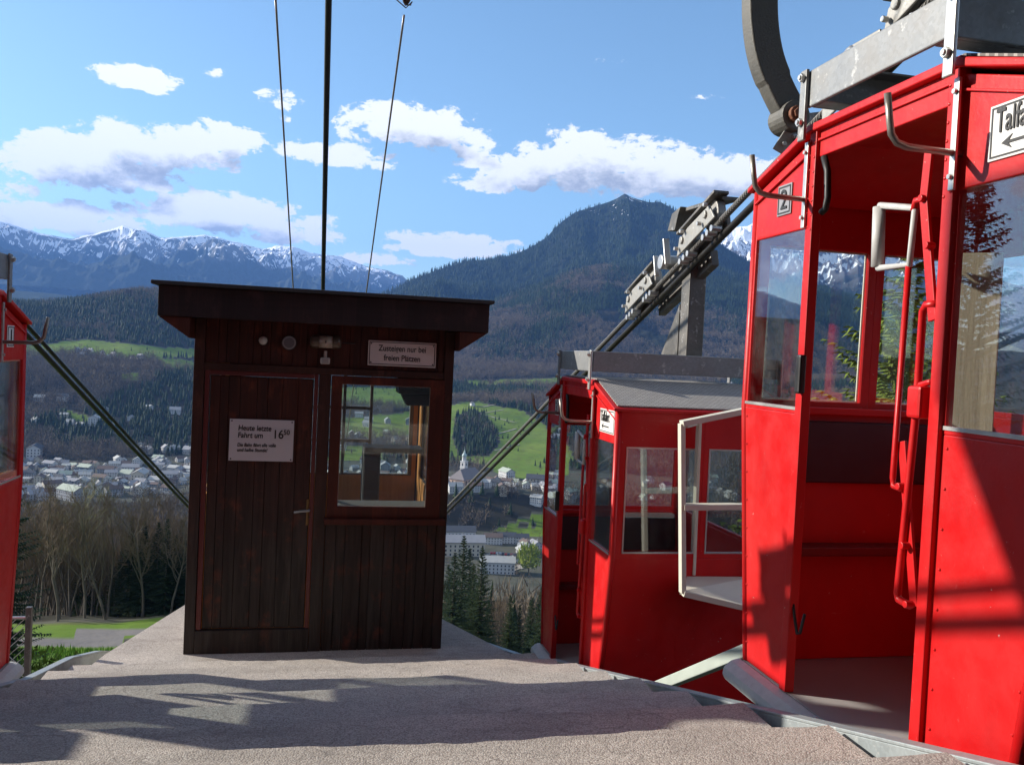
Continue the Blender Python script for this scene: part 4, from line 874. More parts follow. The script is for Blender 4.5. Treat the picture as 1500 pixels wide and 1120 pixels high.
# ------------------------------------------------------------------ vegetation
def m_leaf(name,c1,c2,scale=.05,c3=None,trans=0):
    m,t,b=material(name); p=t.pos(); n=t.noise(p,scale,3,.6); n2=t.noise(p,scale*14,2,.5)
    c=t.mix(t.mapr(n,.35,.65),c1,c2); c=t.mix(t.math('MULTIPLY',n2,.5),c,c3 or tuple(x*.5 for x in c1)); P(b,t,color=c,rough=.8,spec=.15); return m
CONF=m_leaf('conifer_needles',(.014,.030,.012),(.036,.056,.018)); BARE=m_leaf('bare_twigs',(.13,.10,.075),(.21,.165,.11),.03,(.08,.065,.05)); TWIG=m_leaf('near_twigs',(.15,.105,.065),(.23,.165,.095),.05,(.09,.062,.042))
BUD=m_leaf('budding_twigs',(.15,.17,.05),(.17,.13,.09),.04,(.10,.09,.06)); BARK=m_leaf('tree_bark',(.12,.098,.072),(.18,.15,.115),.8)
NEED=m_leaf('spruce_needles',(.20,.27,.05),(.27,.32,.06),.9,(.045,.08,.015))
def T_conifer(seed,tiers=6,n=9):
    r=np.random.default_rng(seed); V=[];F=[]
    for k in range(tiers):
        z0=.12+.78*k/tiers; rad=.20*(1-k/(tiers+.3))*r.uniform(.85,1.15); z1=min(1,z0+.34*(1-.45*k/tiers)); b=len(V); V.append((r.normal(0,.01),r.normal(0,.01),z1))
        for j in range(n):
            a=2*math.pi*(j+r.uniform(-.3,.3))/n; q=rad*(1 if j%2 else .55)*r.uniform(.8,1.2); V.append((q*math.cos(a),q*math.sin(a),z0-(.05 if j%2 else -.02)*r.uniform(.4,1.2)))
        for j in range(n): F.append((b,b+1+j,b+1+(j+1)%n))
    return np.array(V),np.array(F)
def T_bare(seed,n=60,w=.016,sx=.36):
    r=np.random.default_rng(seed); V=[];F=[]
    def tri(p,d,l,w):
        s=np.cross(d,r.normal(size=3)); s/=np.linalg.norm(s)+1e-9; b=len(V); V.extend([p-s*w,p+s*w,p+d*l]); F.append((b,b+1,b+2))
    tri(np.zeros(3),np.array([0,0,1.]),.75,.022)
    tri(np.zeros(3),np.array([.05,0,1.]),.7,.02)
    for k in range(n):
        a=r.uniform(0,2*math.pi); h=r.uniform(.25,.95); rr=sx*math.sqrt(max(0,1-((h-.60)/.42)**2))*math.sqrt(r.uniform(.05,1)); p=np.array([rr*math.cos(a),rr*math.sin(a),h])
        d=p-np.array([0,0,.15])+r.normal(size=3)*.18; d/=np.linalg.norm(d); tri(p-d*.1,d,r.uniform(.10,.24),w*r.uniform(.5,1.3))
    return np.array(V),np.array(F)
def scatter(name,tpls,P3,hts,mat,label,width=1.0):
    Vs=[];Fs=[];off=0; pick=rng.integers(0,len(tpls),len(P3))
    for i,(tv,tf) in enumerate(tpls):
        m=pick==i; Q=P3[m]; n=len(Q)
        if n==0: continue
        h=hts[m]; a=rng.uniform(0,2*math.pi,n); ca,sa=np.cos(a),np.sin(a); wd=h*rng.uniform(.85,1.2,n)*width
        x=(tv[None,:,0]*ca[:,None]-tv[None,:,1]*sa[:,None])*wd[:,None]+Q[:,0:1]; y=(tv[None,:,0]*sa[:,None]+tv[None,:,1]*ca[:,None])*wd[:,None]+Q[:,1:2]; z=tv[None,:,2]*h[:,None]+Q[:,2:3]
        Vs.append(np.stack([x,y,z],-1).reshape(-1,3)); Fs.append((tf[None]+(np.arange(n)*len(tv))[:,None,None]).reshape(-1,3)+off); off+=n*len(tv)
    o=npmesh(name,np.concatenate(Vs),np.concatenate(Fs),mat); o['kind']='stuff'; setp(o,label,'woodland'); return o
TC=[T_conifer(s) for s in range(5)]; TCs=[T_conifer(s,4,7) for s in range(4)]; TBm=[T_bare(s) for s in range(5)]; TBs=[T_bare(s,26,.03) for s in range(4)]
# valley and hill woods, sampled evenly over the ground
def sample(n,d0,d1,a0,a1):
    d=np.sqrt(rng.uniform(d0*d0,d1*d1,n)); a=rng.uniform(a0,a1,n); X=d*np.sin(a);Y=d*np.cos(a); return X,Y,H(X,Y),d
X,Y,Z,d=sample(60000,560,2500,-.62,.42)
U,V=proj(X,Y,Z); md=zone(U,V,MEAD)&~inpoly(U,V,SHADEWOOD); tw=zone(U,V,TOWN)
n1_=fbm(X/220,Y/220,4,51); keep=~md&(~tw|(rng.random(len(X))<.22)); 
keep&=~((d<1020)&(d>780)&(rng.random(len(X))<.72)); keep&=~((np.abs(U-740)<90)&(V>735)&(V<880)&(rng.random(len(X))<.4))
keep&=~((U>705)&(U<765)&(V>806)&(V<818))
edge=md&(rng.random(len(X))<.025); keep|=edge
dk_=inpoly(U,V,SHADEWOOD)  # trees standing in for the meadow shadow
con=(n1_>.60)&~tw|dk_&(rng.random(len(X))<.8)|((U<290)&(V>545)&(V<655)&(n1_>.45))|((d>1850)&(rng.random(len(X))<.5)&(U<330))
P3=np.stack([X,Y,Z-.5],-1); ht=rng.uniform(9,19,len(X)); ht=np.where(tw|edge,ht*.6,ht)
scatter('conifer_wood',TC,P3[keep&con],ht[keep&con]*.85,CONF,'dark conifers on the hills across the valley, some imitating a meadow shadow')
scatter('bare_wood',TBm,P3[keep&~con],ht[keep&~con],BARE,'grey-brown leafless woods on the hills across the valley')
# dense dark wood and ridge
def onmesh(M,n,urange,vmin=0):
    X,Y,Z,rel=M; U,V=proj(X,Y,Z); cs=(U[:-1,:-1]>urange[0])&(U[:-1,:-1]<urange[1]); ii,jj=np.where(cs)
    ar=np.hypot(X[ii,jj],Y[ii,jj]); k=rng.choice(len(ii),n,p=ar/ar.sum()); i=ii[k];j=jj[k]; a=rng.random(n);b=rng.random(n)
    f=lambda A:(A[i,j]*(1-a)+A[i,j+1]*a)*(1-b)+(A[i+1,j]*(1-a)+A[i+1,j+1]*a)*b
    return f(X),f(Y),f(Z),f(rel)
X,Y,Z,rel=onmesh(M2b,38000,(520,1420)); nn=fbm(X/260,Y/260,4,77)+.35*(rel-.45)
md2=zone(*proj(X,Y,Z),[[(872,455),(905,452),(908,476),(885,478)],[(905,470),(960,486),(1000,512),(985,522),(930,495)],[(680,556),(840,548),(1090,562),(1090,574),(680,566)]])
cm=(nn+(rng.random(len(X))-.5)*.22>.50)&~md2; h=rng.uniform(13,21,len(X)); P3=np.stack([X,Y,Z-1],-1)
scatter('mountain_wood',TCs,P3[cm],h[cm],CONF,'dark conifer forest on the lower mountain flank'); scatter('mountain_bare_wood',TBs,P3[~cm&~md2],h[~cm&~md2]*.9,BARE,'purple-brown leafless forest on the lower mountain flank')
X,Y,Z,rel=onmesh(M2,24000,(520,1300)); P3=np.stack([X,Y,Z-1],-1); k=rel<.93
scatter('high_mountain_wood',TCs,P3[k],rng.uniform(18,30,k.sum()),CONF,'dark conifer forest on the pointed mountain')
# slope wood below the platform, too dense to count
X,Y,Z,d=sample(2600,128,430,-.62,.6); U,V=proj(X,Y,Z); P3=np.stack([X,Y,Z-.4],-1); h=rng.uniform(9,16,len(X))
s_=rng.random(len(X))<.35
h=np.where(d>250,h*.8,h)
scatter('slope_conifers',TC,P3[s_],h[s_],CONF,'conifers of the steep wood below the platform'); scatter('slope_bare_wood',[T_bare(s,170,.007) for s in range(4)],P3[~s_],h[~s_],BARE,'leafless trees of the steep wood below the platform')
# ---- individual trees near the station
def bare_tree_mesh(seed,h=13,levels=4):
    r=random.Random(seed); tr=MB(); tw=MB()
    def grow(p,d,l,rad,lev):
        n=4 if lev<2 else 3; pts=[p]; q=p; dd=d
        for i in range(n):
            dd=(dd+Vector((r.gauss(0,.13),r.gauss(0,.13),r.gauss(0,.06)+.06))).normalized(); q=q+dd*l/n; pts.append(q)
        rs=[rad*(1-.55*i/n) for i in range(n+1)]
        if lev<3: tr.tube(pts,rs,6 if lev==0 else (5 if lev==1 else 3),False)
        else: 
            s=dd.orthogonal().normalized()*max(rad,.010)
            for i in range(n): tw.add([pts[i]-s,pts[i]+s,pts[i+1]+s*.5,pts[i+1]-s*.5],[(0,1,2,3)])
        if lev>=levels: return
        k={0:r.randint(9,12),1:r.randint(5,7),2:5,3:4}[lev]
        for c in range(k):
            f=r.uniform(.30 if lev==0 else .2,1.0); i=min(n-1,int(f*n)); b=pts[i].lerp(pts[i+1],f*n-i)
            a=r.uniform(0,2*math.pi); ax=Vector((math.cos(a),math.sin(a),r.uniform(.25,1.1))).normalized(); nd=(dd*.55+ax*.75).normalized()
            grow(b,nd,l*r.uniform(.38,.58)*(1.15-.45*f if lev==0 else 1),rad*.42*(1.1-.5*f),lev+1)
        if lev==0: grow(pts[-1],dd,l*.3,rad*.4,lev+1)
    grow(Vector((0,0,-.3)),Vector((r.gauss(0,.04),r.gauss(0,.04),1)).normalized(),h*.80,h*.011,0)
    return tr,tw
def conifer_mesh(seed,h=14,detail=1.0,rad=.17,needle=.16,whorls=26):
    r=random.Random(seed); tr=MB(); tr.tube([(0,0,-.5),(0,0,h*.5),(0,0,h*.98)],[h*.013,h*.008,h*.001],7,False)
    V=[];F=[]
    for wv in range(whorls):
        f=wv/(whorls-1); z=h*(.07+.9*f); L=h*rad*(1-f)**.85+.15*(1-f)+.08
        for b in range(r.randint(5,8)+(4 if needle<.09 else 0)):
            a=r.uniform(0,2*math.pi); l=L*r.uniform(.6,1.15); dz=-.25*(1-f)+.25*f; d=Vector((math.cos(a),math.sin(a),dz)).normalized(); side=Vector((-math.sin(a),math.cos(a),0))
            n=max(3,int(l/(.18/detail)))
            for i in range(n):
                t=(i+.5)/n; p=Vector((0,0,z))+d*l*t+Vector((0,0,.10*l*t*t*1.5)); w=(needle+.20*l*(1-t)*.6)
                for s in (-1,1):
                    e=p+side*s*w*r.uniform(.7,1.2)+d*w*.5+Vector((0,0,-.25*w+r.gauss(0,.05)*w)); k=len(V); q=d*needle*.45
                    V+= [p-q*.6,p+q,e]; F.append((k,k+1,k+2))
                    g=Vector((r.gauss(0,.3),r.gauss(0,.3),-1))*needle*.8; k=len(V); V+=[p-side*needle*.25,p+side*needle*.25,p+g+d*needle*.4]; F.append((k,k+1,k+2))
    return tr,np.array([tuple(v) for v in V]),np.array(F)
def tree_thing(name,label,cat,loc,rz,sc,proto,group):
    o=bpy.data.objects.new(name,None); COL.objects.link(o); o.location=loc; o.rotation_euler=(0,0,rz); o.scale=(sc,sc,sc*random.uniform(.92,1.1)); setp(o,label,cat,group)
    for c in proto:
        q=c if c.parent is None else c.copy()
        if q is not c: COL.objects.link(q)
        q.parent=o
    return o
bproto=[]
for s in range(6):
    tr,tw=bare_tree_mesh(s+3,13,4); a=tr.build('trunk',BARK,smooth=True); b=tw.build('crown',TWIG if s!=4 else BUD); bproto.append((a,b))
cproto=[]
for s in range(4):
    tr,V_,F_=conifer_mesh(s+40,14,1.15,rad=.19,needle=.21,whorls=52); a=tr.build('trunk',BARK,smooth=True); b=npmesh('crown',V_,F_,CONF); cproto.append((a,b))
def ground_at(u,d):
    az,_=tanel(u,700); x=d*math.sin(az);y=d*math.cos(az); return Vector((x,y,float(H(np.array([x]),np.array([y]))[0])-.1))
r_=random.Random(12)
spots=[]
for k in range(150):
    u=r_.uniform(25,300); d=r_.uniform(82,128); spots.append((u,d,'b'))
for u,d in ((262,86),(205,92),(182,97),(248,84),(225,104),(60,118),(110,124),(150,112),(285,90),(235,88),(270,94),(215,86),(196,88),(255,100),(240,96),(282,84),(170,104),(132,100),(120,110),(275,104),(228,93)): spots.append((u,d,'c'))
for k in range(26): spots.append((r_.uniform(300,640),r_.uniform(75,125),'b' if r_.random()<.6 else 'c'))
for u,d in ((664,98),(684,92),(700,95),(672,84),(712,86),(694,110),(645,90),(725,104)): spots.append((u,d,'c'))
for k in range(34): spots.append((r_.uniform(715,1000),r_.uniform(78,125),'b' if r_.random()<.62 else 'c'))
for k in range(26): spots.append((r_.uniform(1000,1500),r_.uniform(60,125),'b' if r_.random()<.6 else 'c'))
for (u,d,kk) in spots:
    loc=ground_at(u,d); side='left of the hut' if u<300 else ('behind the hut' if u<640 else ('between the hut and the red cabins' if u<820 else 'behind the red cabins'))
    if kk=='b':
        pr_=bproto[r_.randrange(6)]; sc=r_.uniform(.60,.86) if u<640 else r_.uniform(.55,.72)
        tree_thing('bare_tree','leafless grey-brown tree in the steep wood '+side,'tree',loc,r_.uniform(0,6.28),sc,pr_,'leafless trees '+side)
    else:
        sc=r_.uniform(.55,.78) if u<600 else r_.uniform(.52,.66)
        if (u,d)in((664,98),(684,92),(700,95),(672,84),(712,86),(694,110)): sc=r_.uniform(.92,1.05)
        tree_thing('spruce_tree','dark spruce among bare trees in the steep wood '+side,'tree',loc,r_.uniform(0,6.28),sc,cproto[r_.randrange(4)],'spruces '+side)
tree_thing('spruce_tree','dark spruce close beside the left red cabin above the wire fence','tree',ground_at(10,36),1,.66,cproto[1],None)
# reflected and shading trees outside the frame
tr,V_,F_=conifer_mesh(95,9.8,1.8,rad=.22,needle=.12,whorls=90); RP=(tr.build('trunk',BARK,smooth=True),npmesh('crown',V_,F_,CONF))
tree_thing('spruce_tree','tall spruce on the left of the station, mirrored in the front cabin window','tree',S(-8,14,-6.3),2,1,RP,None)
tree_thing('bare_tree','leafless tree on the left of the station throwing shadows on the steps','tree',S(-20,10.5,-7),1,.85,bproto[2],None)
# near spruce seen through the cabin windows
tr,V_,F_=conifer_mesh(91,11.5,2.6,rad=.34,needle=.085,whorls=85)
o=thing('spruce_tree','bright green spruce tip seen through the windows of the front red cabin','tree',Vector((3.45,7.7,-10.1)),0)
tr.build('trunk',BARK,o,smooth=True); 
def needles(V,F): return V,F
npmesh('crown',V_,F_,NEED,o)
tr,V_,F_=conifer_mesh(93,10,2.6,rad=.20,needle=.06,whorls=36)
o=thing('spruce_tree','lower young spruce left of the bright one, seen through the second red cabin','tree',Vector((2.75,10.2,-11.6)),0)
tr.build('trunk',BARK,o,smooth=True); npmesh('crown',V_,F_,NEED,o)
# ------------------------------------------------------------------ buildings
WALLS=[m_plain('white_render',(.50,.50,.49),.8,0,.05,.2),m_plain('cream_render',(.50,.45,.36),.8,0,.05,.2),m_plain('grey_render',(.28,.29,.30),.8,0,.05,.2),m_plain('pink_render',(.55,.38,.28),.8,0,.05,.2)]
ROOFS=[m_plain('grey_roof',(.26,.26,.27),.8,0,.15,.3),m_plain('pale_roof',(.36,.36,.34),.7,0,.15,.3),m_plain('brown_roof',(.12,.085,.07),.85,0,.2,.3),m_plain('dark_roof',(.055,.06,.07),.8,0,.2,.3),m_plain('green_grey_roof',(.34,.38,.30),.8,0,.15,.3)]
WIN=m_plain('house_window_glass',(.03,.035,.045),.15); CHAL=m_plain('dark_chalet_wood',(.07,.045,.03),.8)
RN=['grey','pale','brown','dark','green-grey']; WN=['white','cream','grey','pink']
def housemesh(w,l,h,rh,ov=.8,wins=True):
    wb=MB(); wb.prism([(-w/2,-l/2,-3),(w/2,-l/2,-3),(w/2,-l/2,h),(0,-l/2,h+rh),(-w/2,-l/2,h)],(0,l,0))
    wb.cm=1
    if wins:
        fl=max(1,int(h//2.8))
        for f in range(fl):
            z=.9+f*2.8
            for s in (-1,1):
                nx=max(2,int(w//3)); 
                for i in range(nx): x=-w/2+(i+.5)*w/nx; wb.box(x-.5,x+.5,min(s*l/2,s*(l/2+.06)),max(s*l/2,s*(l/2+.06)),z,z+1.35)
                ny=max(2,int(l//3))
                for i in range(ny): y=-l/2+(i+.5)*l/ny; wb.box(min(s*w/2,s*(w/2+.06)),max(s*w/2,s*(w/2+.06)),y-.5,y+.5,z,z+1.35)
    rb=MB(); k=rh/(w/2); e=w/2+ov
    for s in (-1,1): rb.prism([(0,-l/2-ov,h+rh+.05),(s*e,-l/2-ov,h-k*ov+.05),(s*e,l/2+ov,h-k*ov+.05),(0,l/2+ov,h+rh+.05)],(0,0,.3))
    rb.box(w*.18,w*.18+.7,-.5,.5,h+rh*.4,h+rh+1.0)
    return wb,rb
HP=[]
for (w,l,h,rh) in ((9,12,6,2.6),(10,15,8.5,3.2),(12,20,9,3.4),(8,9,5.5,3.4),(13,28,10,3.6),(11,16,7,4.2)):
    for wi in (0,1,2):
        wb,rb=housemesh(w,l,h,rh); a=wb.build('wall',[WALLS[wi],WIN]); b=[]
        for rm in range(5): 
            q=bpy.data.objects.new('roof',None)
        r0_=rb.build('roof',ROOFS[0]); ms=[r0_.data]
        for rm in range(1,5): m2=r0_.data.copy(); m2.materials.clear(); m2.materials.append(ROOFS[rm]); ms.append(m2)
        HP.append((w,wi,a.data,ms)); bpy.data.objects.remove(a); bpy.data.objects.remove(r0_)
def house(u,v,size,wi,rm,where,rz=None,sc=1,label=None,dmin=430,group=True):
    p=place(u,v,dmin)
    if p is None: return
    cand=[q for q in HP if q[1]==wi]; w,_,wm,ms=cand[size]
    lab=label or ('%s walled house with %s roof %s'%(WN[wi],RN[rm],where))
    o=bpy.data.objects.new('house',None); COL.objects.link(o); o.location=(p[0],p[1],p[2]-.3); o.rotation_euler=(0,0,rz if rz is not None else r_.uniform(0,3.14)); o.scale=(sc,sc,sc); setp(o,lab,'house',('houses '+where) if group else None)
    for nm,mm in (('wall',wm),('roof',ms[rm])):
        c=bpy.data.objects.new(nm,mm); COL.objects.link(c); c.parent=o
def pick_w(): return r_.choice((0,0,0,1,2)); 
def pick_r(): return r_.choice((0,0,1,1,2,2,3,4))
def fill(n,poly,where,sizes=(0,1,2,3,5),sc=(.8,1.1),mind=9):
    us=[p[0] for p in poly]; vs=[p[1] for p in poly]; done=[]; tries=0
    while len(done)<n and tries<n*40:
        tries+=1; u=r_.uniform(min(us),max(us)); v=r_.uniform(min(vs),max(vs))
        if not bool(inpoly(np.array([u]),np.array([v]),poly)[0]): continue
        if any(abs(u-a)<mind and abs(v-b)<mind*.28 for a,b in done): continue
        done.append((u,v)); house(u,v,r_.choice(sizes),pick_w(),pick_r(),where,r_.choice((.2,.5,1.3,1.8,2.4))+r_.uniform(-.15,.15),r_.uniform(*sc))
fill(170,[(20,682),(60,676),(150,682),(230,672),(285,676),(285,700),(250,722),(150,728),(20,735)],'in the town left of the hut',mind=5,sc=(.5,.8))
fill(9,[(195,655),(280,658),(280,668),(195,664)],'by the wooded hill left of the hut',(0,3))
fill(12,[(100,508),(130,514),(190,524),(215,520),(210,528),(120,522),(95,514)],'on the green hilltop meadow left of the hut',(0,3),(.7,.9),6)
fill(10,[(40,570),(120,580),(170,600),(270,590),(275,610),(170,630),(60,625)],'in the wooded hillside left of the hut',(0,3,5),(.7,.9))
fill(50,[(470,672),(650,676),(650,716),(470,720)],'seen in town through the hut window',mind=6,sc=(.5,.8))
fill(18,[(490,600),(640,590),(640,660),(490,665)],'on the slope seen through the hut window',(0,3,1),(.8,1))
fill(34,[(655,706),(820,702),(820,718),(655,722)],'on the terrace beside the church',(0,1,3,5),(.55,.8),6)
fill(34,[(830,700),(1080,700),(1080,735),(830,735)],'in town seen through the second cabin',(0,1,3),(.55,.8),6)
fill(12,[(940,566),(1090,566),(1090,574),(940,574)],'in the strip of meadow below the mountain',(0,3),(1,1.3),9)
fill(7,[(745,800),(800,800),(800,830),(750,826)],'in the valley bottom beyond the tree tops',(0,3),(.7,.9))
hs=house
hs(51,668,2,0,3,'','0' and .35,1.1,'tall white house with arched front alone below the wood left of the hut',group=False); hs(138,622,2,0,1,'',.3,1.0,'long pale blue-white villa on the shaded hillside left of the hut',group=False)
hs(115,626,3,0,2,'',.3,.7,'tiny square white house left of the long villa on the hillside',group=False); hs(52,620,3,0,1,'',.9,.9,'white gabled house high on the left edge of the hillside',group=False)
hs(205,704,4,1,1,'',.2,.9,'broad cream town building with pale roof near the rope',group=False); hs(105,732,4,2,4,'',1.0,.95,'large dark house with wide green-grey roof in front of the town on the left',group=False)
hs(786,712,2,1,3,'',1.45,.95,'tall cream gabled building with dark roof on the terrace edge',group=False); hs(742,700,2,0,4,'',.5,.85,'white three storey house with pale green roof on the terrace',group=False); hs(735,722,1,1,2,'',.1,.8,'dark timber-balconied chalet at the terrace edge',group=False)
hs(678,812,4,3 if False else 1,0,'',1.75,1.1,'long pink-beige school-like building with grey roof below the terrace',group=False); hs(672,792,4,0,3,'',1.75,.9,'white long house with dark roof behind the pink-beige building',group=False)
hs(728,838,4,0,1,'',1.62,.85,'long white building with three gables above the tree tops',group=False); hs(722,796,2,0,2,'',1.7,.7,'white chalet with brown roof left in the row below the green bank',group=False); hs(742,795,2,0,3,'',1.7,.7,'white chalet with dark roof in the middle of the row below the green bank',group=False); hs(764,796,1,0,3,'',1.7,.7,'brown timber chalet right in the row below the green bank',group=False)
hs(786,738,1,0,1,'',1.2,.7,'small white house on the wooded bank below the terrace',group=False)
# church with domed tower
p=place(683,712)
ch=thing('church','church with grey steep roof, pink walls and slender white domed tower','church',(p[0],p[1],p[2]-.5),-.55)
mb=MB(); mb.prism([(-8,-16,-3),(8,-16,-3),(8,-16,9),(-8,-16,9)],(0,32,0)); mb.build('nave_wall',WALLS[3],ch)
mb=MB(); 
for k in range(6):
    for s in (-1,1): mb.box(min(s*8,s*8.1),max(s*8,s*8.1),-13+k*5,-11.4+k*5,3,7.5)
    if k<3: mb.box(-5+k*4.3,-3.8+k*4.3,-16.1,-16,3,7)
mb.build('nave_windows',WIN,ch); ch.children[-1]['kind']='stuff' if False else 'part'; del ch.children[-1]['kind']
mb=MB()
mb.v=[(-9,-17,8.6),(9,-17,8.6),(9,17,8.6),(-9,17,8.6),(0,-11,17.5),(0,13,17.5)]; mb.f=[(0,1,4),(1,2,5,4),(2,3,5),(3,0,4,5),(0,3,2,1)]; mb.m=[0]*5; mb.build('nave_roof',m_plain('church_roof',(.17,.15,.15),.8,0,.15,.3),ch)
tx_,ty_=-10.5,10
mb=MB(); mb.box(tx_-2.6,tx_+2.6,ty_-2.6,ty_+2.6,-3,22); mb.box(tx_-2.9,tx_+2.9,ty_-2.9,ty_+2.9,16,16.5); mb.box(tx_-2.9,tx_+2.9,ty_-2.9,ty_+2.9,22,22.6)
mb.tube([(tx_,ty_,22.6),(tx_,ty_,26.5)],2.1,8); tw_=mb.build('tower',WALLS[0],ch)
mb=MB()
for z in (8,12.5,18): 
    for (ax_,s) in ((0,1),(0,-1),(1,1),(1,-1)):
        c0=(tx_+(2.62*s if ax_==0 else 0),ty_+(2.62*s if ax_==1 else 0)); mb.box(c0[0]-(.06 if ax_==0 else .6),c0[0]+(.06 if ax_==0 else .6),c0[1]-(.06 if ax_==1 else .6),c0[1]+(.06 if ax_==1 else .6),z,z+2.4)
mb.build('belfry_opening',WIN,tw_)
mb=MB(); mb.tube([(tx_,ty_,z) for z in (26.5,27.2,28.4,29.6,30.3,31.2,32,33,36)],[2.3,2.5,2.2,1.3,.8,.9,.5,.15,.08],12); mb.build('dome',m_plain('copper_green',(.33,.42,.40),.5),tw_,smooth=True)
# tower on the wooded ridge
p=place(188,434,1850,2300) or (-900,2000,100,2100)
az,te=tanel(188,441); dd=2080; x,y=dd*math.sin(az),dd*math.cos(az); zb=float(H(np.array([x]),np.array([y]))[0])
o=thing('lookout_tower','small dark square lookout tower on the wooded ridge left of the hut','tower',(x,y,zb-2),0)
ht_=max(16,(te+.012)*dd-zb+2); mb=MB(); mb.box(-4,4,-4,4,0,ht_-3); mb.build('shaft',CHAL,o); mb=MB(); mb.box(-5,5,-5,5,ht_-3,ht_); mb.build('platform',CHAL,o)
# chapel on the round hill
p=place(692,594)
o=thing('chapel','tiny white chapel beside the zigzag paths on the green hill','chapel',(p[0],p[1],p[2]),.4)
mb=MB(); mb.prism([(-3,-4,-1),(3,-4,-1),(3,-4,4),(0,-4,6),(-3,-4,4)],(0,8,0)); mb.build('wall',WALLS[0],o); mb=MB()
for s in (-1,1): mb.prism([(0,-4.5,6.3),(s*3.6,-4.5,3.9),(s*3.6,4.5,3.9),(0,4.5,6.3)],(0,0,.3))
mb.build('roof',ROOFS[3],o)
# zigzag paths and lanes across the meadows
PATHM=m_plain('gravel_path',(.32,.29,.24),.9,0,.1,.05)
def path(pts,w,dmin=1000):
    P_=[]
    for (u0,v0),(u1,v1) in zip(pts[:-1],pts[1:]):
        for k in range(10): 
            q=place(u0+(u1-u0)*k/10,v0+(v1-v0)*k/10,dmin)
            if q: P_.append(q)
    mb=MB()
    for a,b in zip(P_[:-1],P_[1:]):
        va,vb=Vector(a[:3]),Vector(b[:3])
        if (vb-va).length>160: continue
        n=(vb-va).cross(Vector((0,0,1))); n=n.normalized()*w/2 if n.length>0 else Vector((w/2,0,0))
        mb.prism([va-n+Vector((0,0,.25)),va+n+Vector((0,0,.25)),vb+n+Vector((0,0,.25)),vb-n+Vector((0,0,.25))],(0,0,.2))
    o=mb.build('path',PATHM); o['kind']='structure'
path([(692,595),(708,596),(738,590)],3); path([(738,600),(704,606),(730,613),(760,620)],2.5); path([(728,636),(760,627)],2.5); path([(662,638),(715,639)],2); path([(725,660),(765,650)],2.5); path([(905,476),(960,490),(992,512)],4,2000)
path([(715,812),(760,816),(770,828),(745,836)],8,430); path([(715,820),(735,832)],5,430)
# parked cars in the valley car park
carm=MB(); carm.prism([(-2.1,-.85,.3),(2.1,-.85,.3),(2.15,-.85,.8),(1.2,-.85,.95),(.7,-.85,1.45),(-1.2,-.85,1.45),(-1.9,-.85,.95),(-2.1,-.85,.8)],(0,1.7,0))
for x in (-1.3,1.3):
    for y in (-.86,.7): carm.cyl((x,y,.32),(x,y+.16,.32),.32,10)
cm_=[]
for nm,colr in (('white',(.7,.7,.7)),('silver',(.35,.36,.38)),('dark',(.04,.05,.07)),('red',(.35,.03,.03))):
    q=carm.build('parked_car',m_plain(nm+'_car_paint',colr,.3)); cm_.append((nm,q.data)); bpy.data.objects.remove(q)
for k in range(9):
    p=place(720+k*4.2,812+.3*k+r_.uniform(-.3,.3)); nm,mm=cm_[r_.randrange(4)]
    o=bpy.data.objects.new('parked_car',mm); COL.objects.link(o); o.location=(p[0],p[1],p[2]+.5); o.rotation_euler=(0,0,1.5+r_.uniform(-.1,.1)); setp(o,nm+' car parked in the row on the valley car park','car','cars on the valley car park')
# round budding tree by the car park
p=place(774,842); tree_thing('budding_tree','round bright yellow-green tree in leaf bud by the valley car park','tree',Vector(p[:3]),0,1.3,[x.copy() for x in bproto[4]],None) if False else None
tv,tf=T_bare(77,420,.03,.40); o=npmesh('crown',tv*np.array([24,24,22]),tf,m_leaf('spring_leaves',(.25,.32,.05),(.34,.38,.08),.3))
tt_=MB().tube([(0,0,-1),(0,0,9)],[.5,.3],8).build('trunk',BARK); e=thing('budding_tree','round bright yellow-green tree in leaf bud by the valley car park','tree',Vector(p[:3]),0); o.parent=e; tt_.parent=e
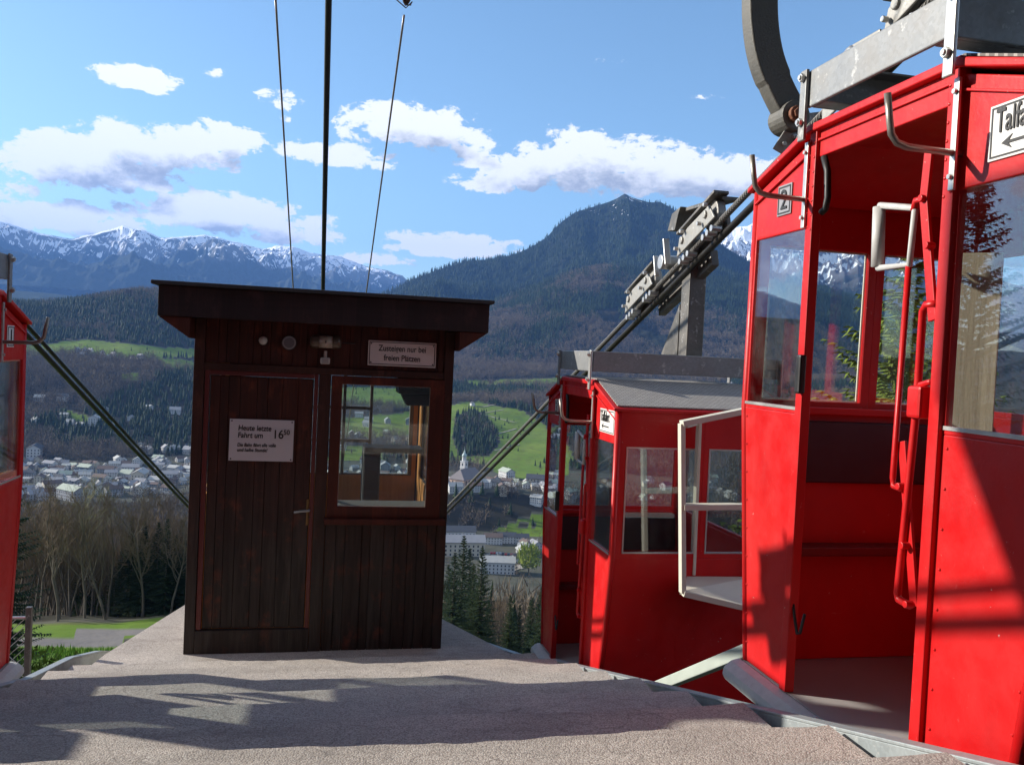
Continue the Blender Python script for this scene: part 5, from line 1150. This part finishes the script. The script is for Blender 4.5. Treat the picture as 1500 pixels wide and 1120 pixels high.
# little stones, twigs and a shrub beside the rims
def shrub(name,label,loc,r,mat,n=260,seed=1,h=1.0,q=.05):
    rr=np.random.default_rng(seed); V=[];F=[]
    for k in range(n):
        a=rr.uniform(0,6.28); e=rr.uniform(.1,1.3); L=r*rr.uniform(.4,1); base=np.array([rr.normal(0,.08*r),rr.normal(0,.08*r),0]); tip=base+np.array([math.cos(a)*math.cos(e),math.sin(a)*math.cos(e),math.sin(e)*h])*L; mid=(base+tip)/2+np.array([0,0,.1*L])
        s=np.cross(tip-base,rr.normal(size=3)); s/=np.linalg.norm(s)+1e-9; s*=q*.18; b=len(V); V+= [base-s,base+s,mid+s,mid-s,tip]; F+=[(b,b+1,b+2),(b,b+2,b+3),(b+3,b+2,b+4)]
        for j in range(5):
            c=mid+(tip-mid)*rr.random()+rr.normal(0,.02,3); d1=rr.normal(size=3)*q;d2=rr.normal(size=3)*q*.5; b=len(V); V+=[c,c+d1,c+d2]; F.append((b,b+1,b+2))
    o=npmesh(name,np.array(V),np.array(F),mat); o.location=loc; setp(o,label,'shrub'); return o
shrub('shrub','yellow-green budding shrub just beyond the platform left of the second red cabin',S(1.35,12.0,-6.6),1.5,m_leaf('budding_leaf',(.20,.18,.04),(.26,.24,.06),2),700,3,1.1,.06)
shrub('shrub','small green bush between the wire fence and the left edging',S(-2.05,7.2,-2.9),.55,m_leaf('green_leaf',(.06,.12,.02),(.10,.18,.03),2),160,4,1.0,.05)
# grass blades on the small meadow below the left edging
n=26000; a=rng.uniform(-.62,-.30,n); d=rng.uniform(9,60,n); X=d*np.sin(a);Y=d*np.cos(a);Z=H(X,Y)
hh=rng.uniform(.08,.28,n)*(1+d/60); ang=rng.uniform(0,6.28,n); w=.012*(1+d/12)
B_=np.stack([X,Y,Z-.02],-1); s=np.stack([np.cos(ang)*w,np.sin(ang)*w,0*w],-1); tip=B_+np.stack([rng.normal(0,.06,n),rng.normal(0,.06,n),hh],-1)
V_=np.stack([B_-s,B_+s,tip],1).reshape(-1,3); F_=np.arange(3*n).reshape(-1,3)
o=npmesh('grass',V_,F_,m_leaf('spring_grass',(.10,.22,.02),(.16,.28,.035),.4,(.09,.14,.02))); o['kind']='stuff'; setp(o,'bright green meadow grass below the left edging','grass')
# ------------------------------------------------------------------ air
hz=MB().box(-10600,9500,-4200,15400,-211,1900).build('haze',bpy.data.materials.new('haze_air')); hz['kind']='stuff'
m=hz.data.materials[0]; m.use_nodes=True; t=NT(m.node_tree); t.n.remove(t.n['Principled BSDF']); v=t.add('ShaderNodeVolumePrincipled'); v.inputs['Color'].default_value=(.19,.42,1,1); v.inputs['Density'].default_value=HAZE; v.inputs['Anisotropy'].default_value=.15
t.l.new(v.outputs[0],t.n['Material Output'].inputs['Volume'])
hz.display_type='WIRE'
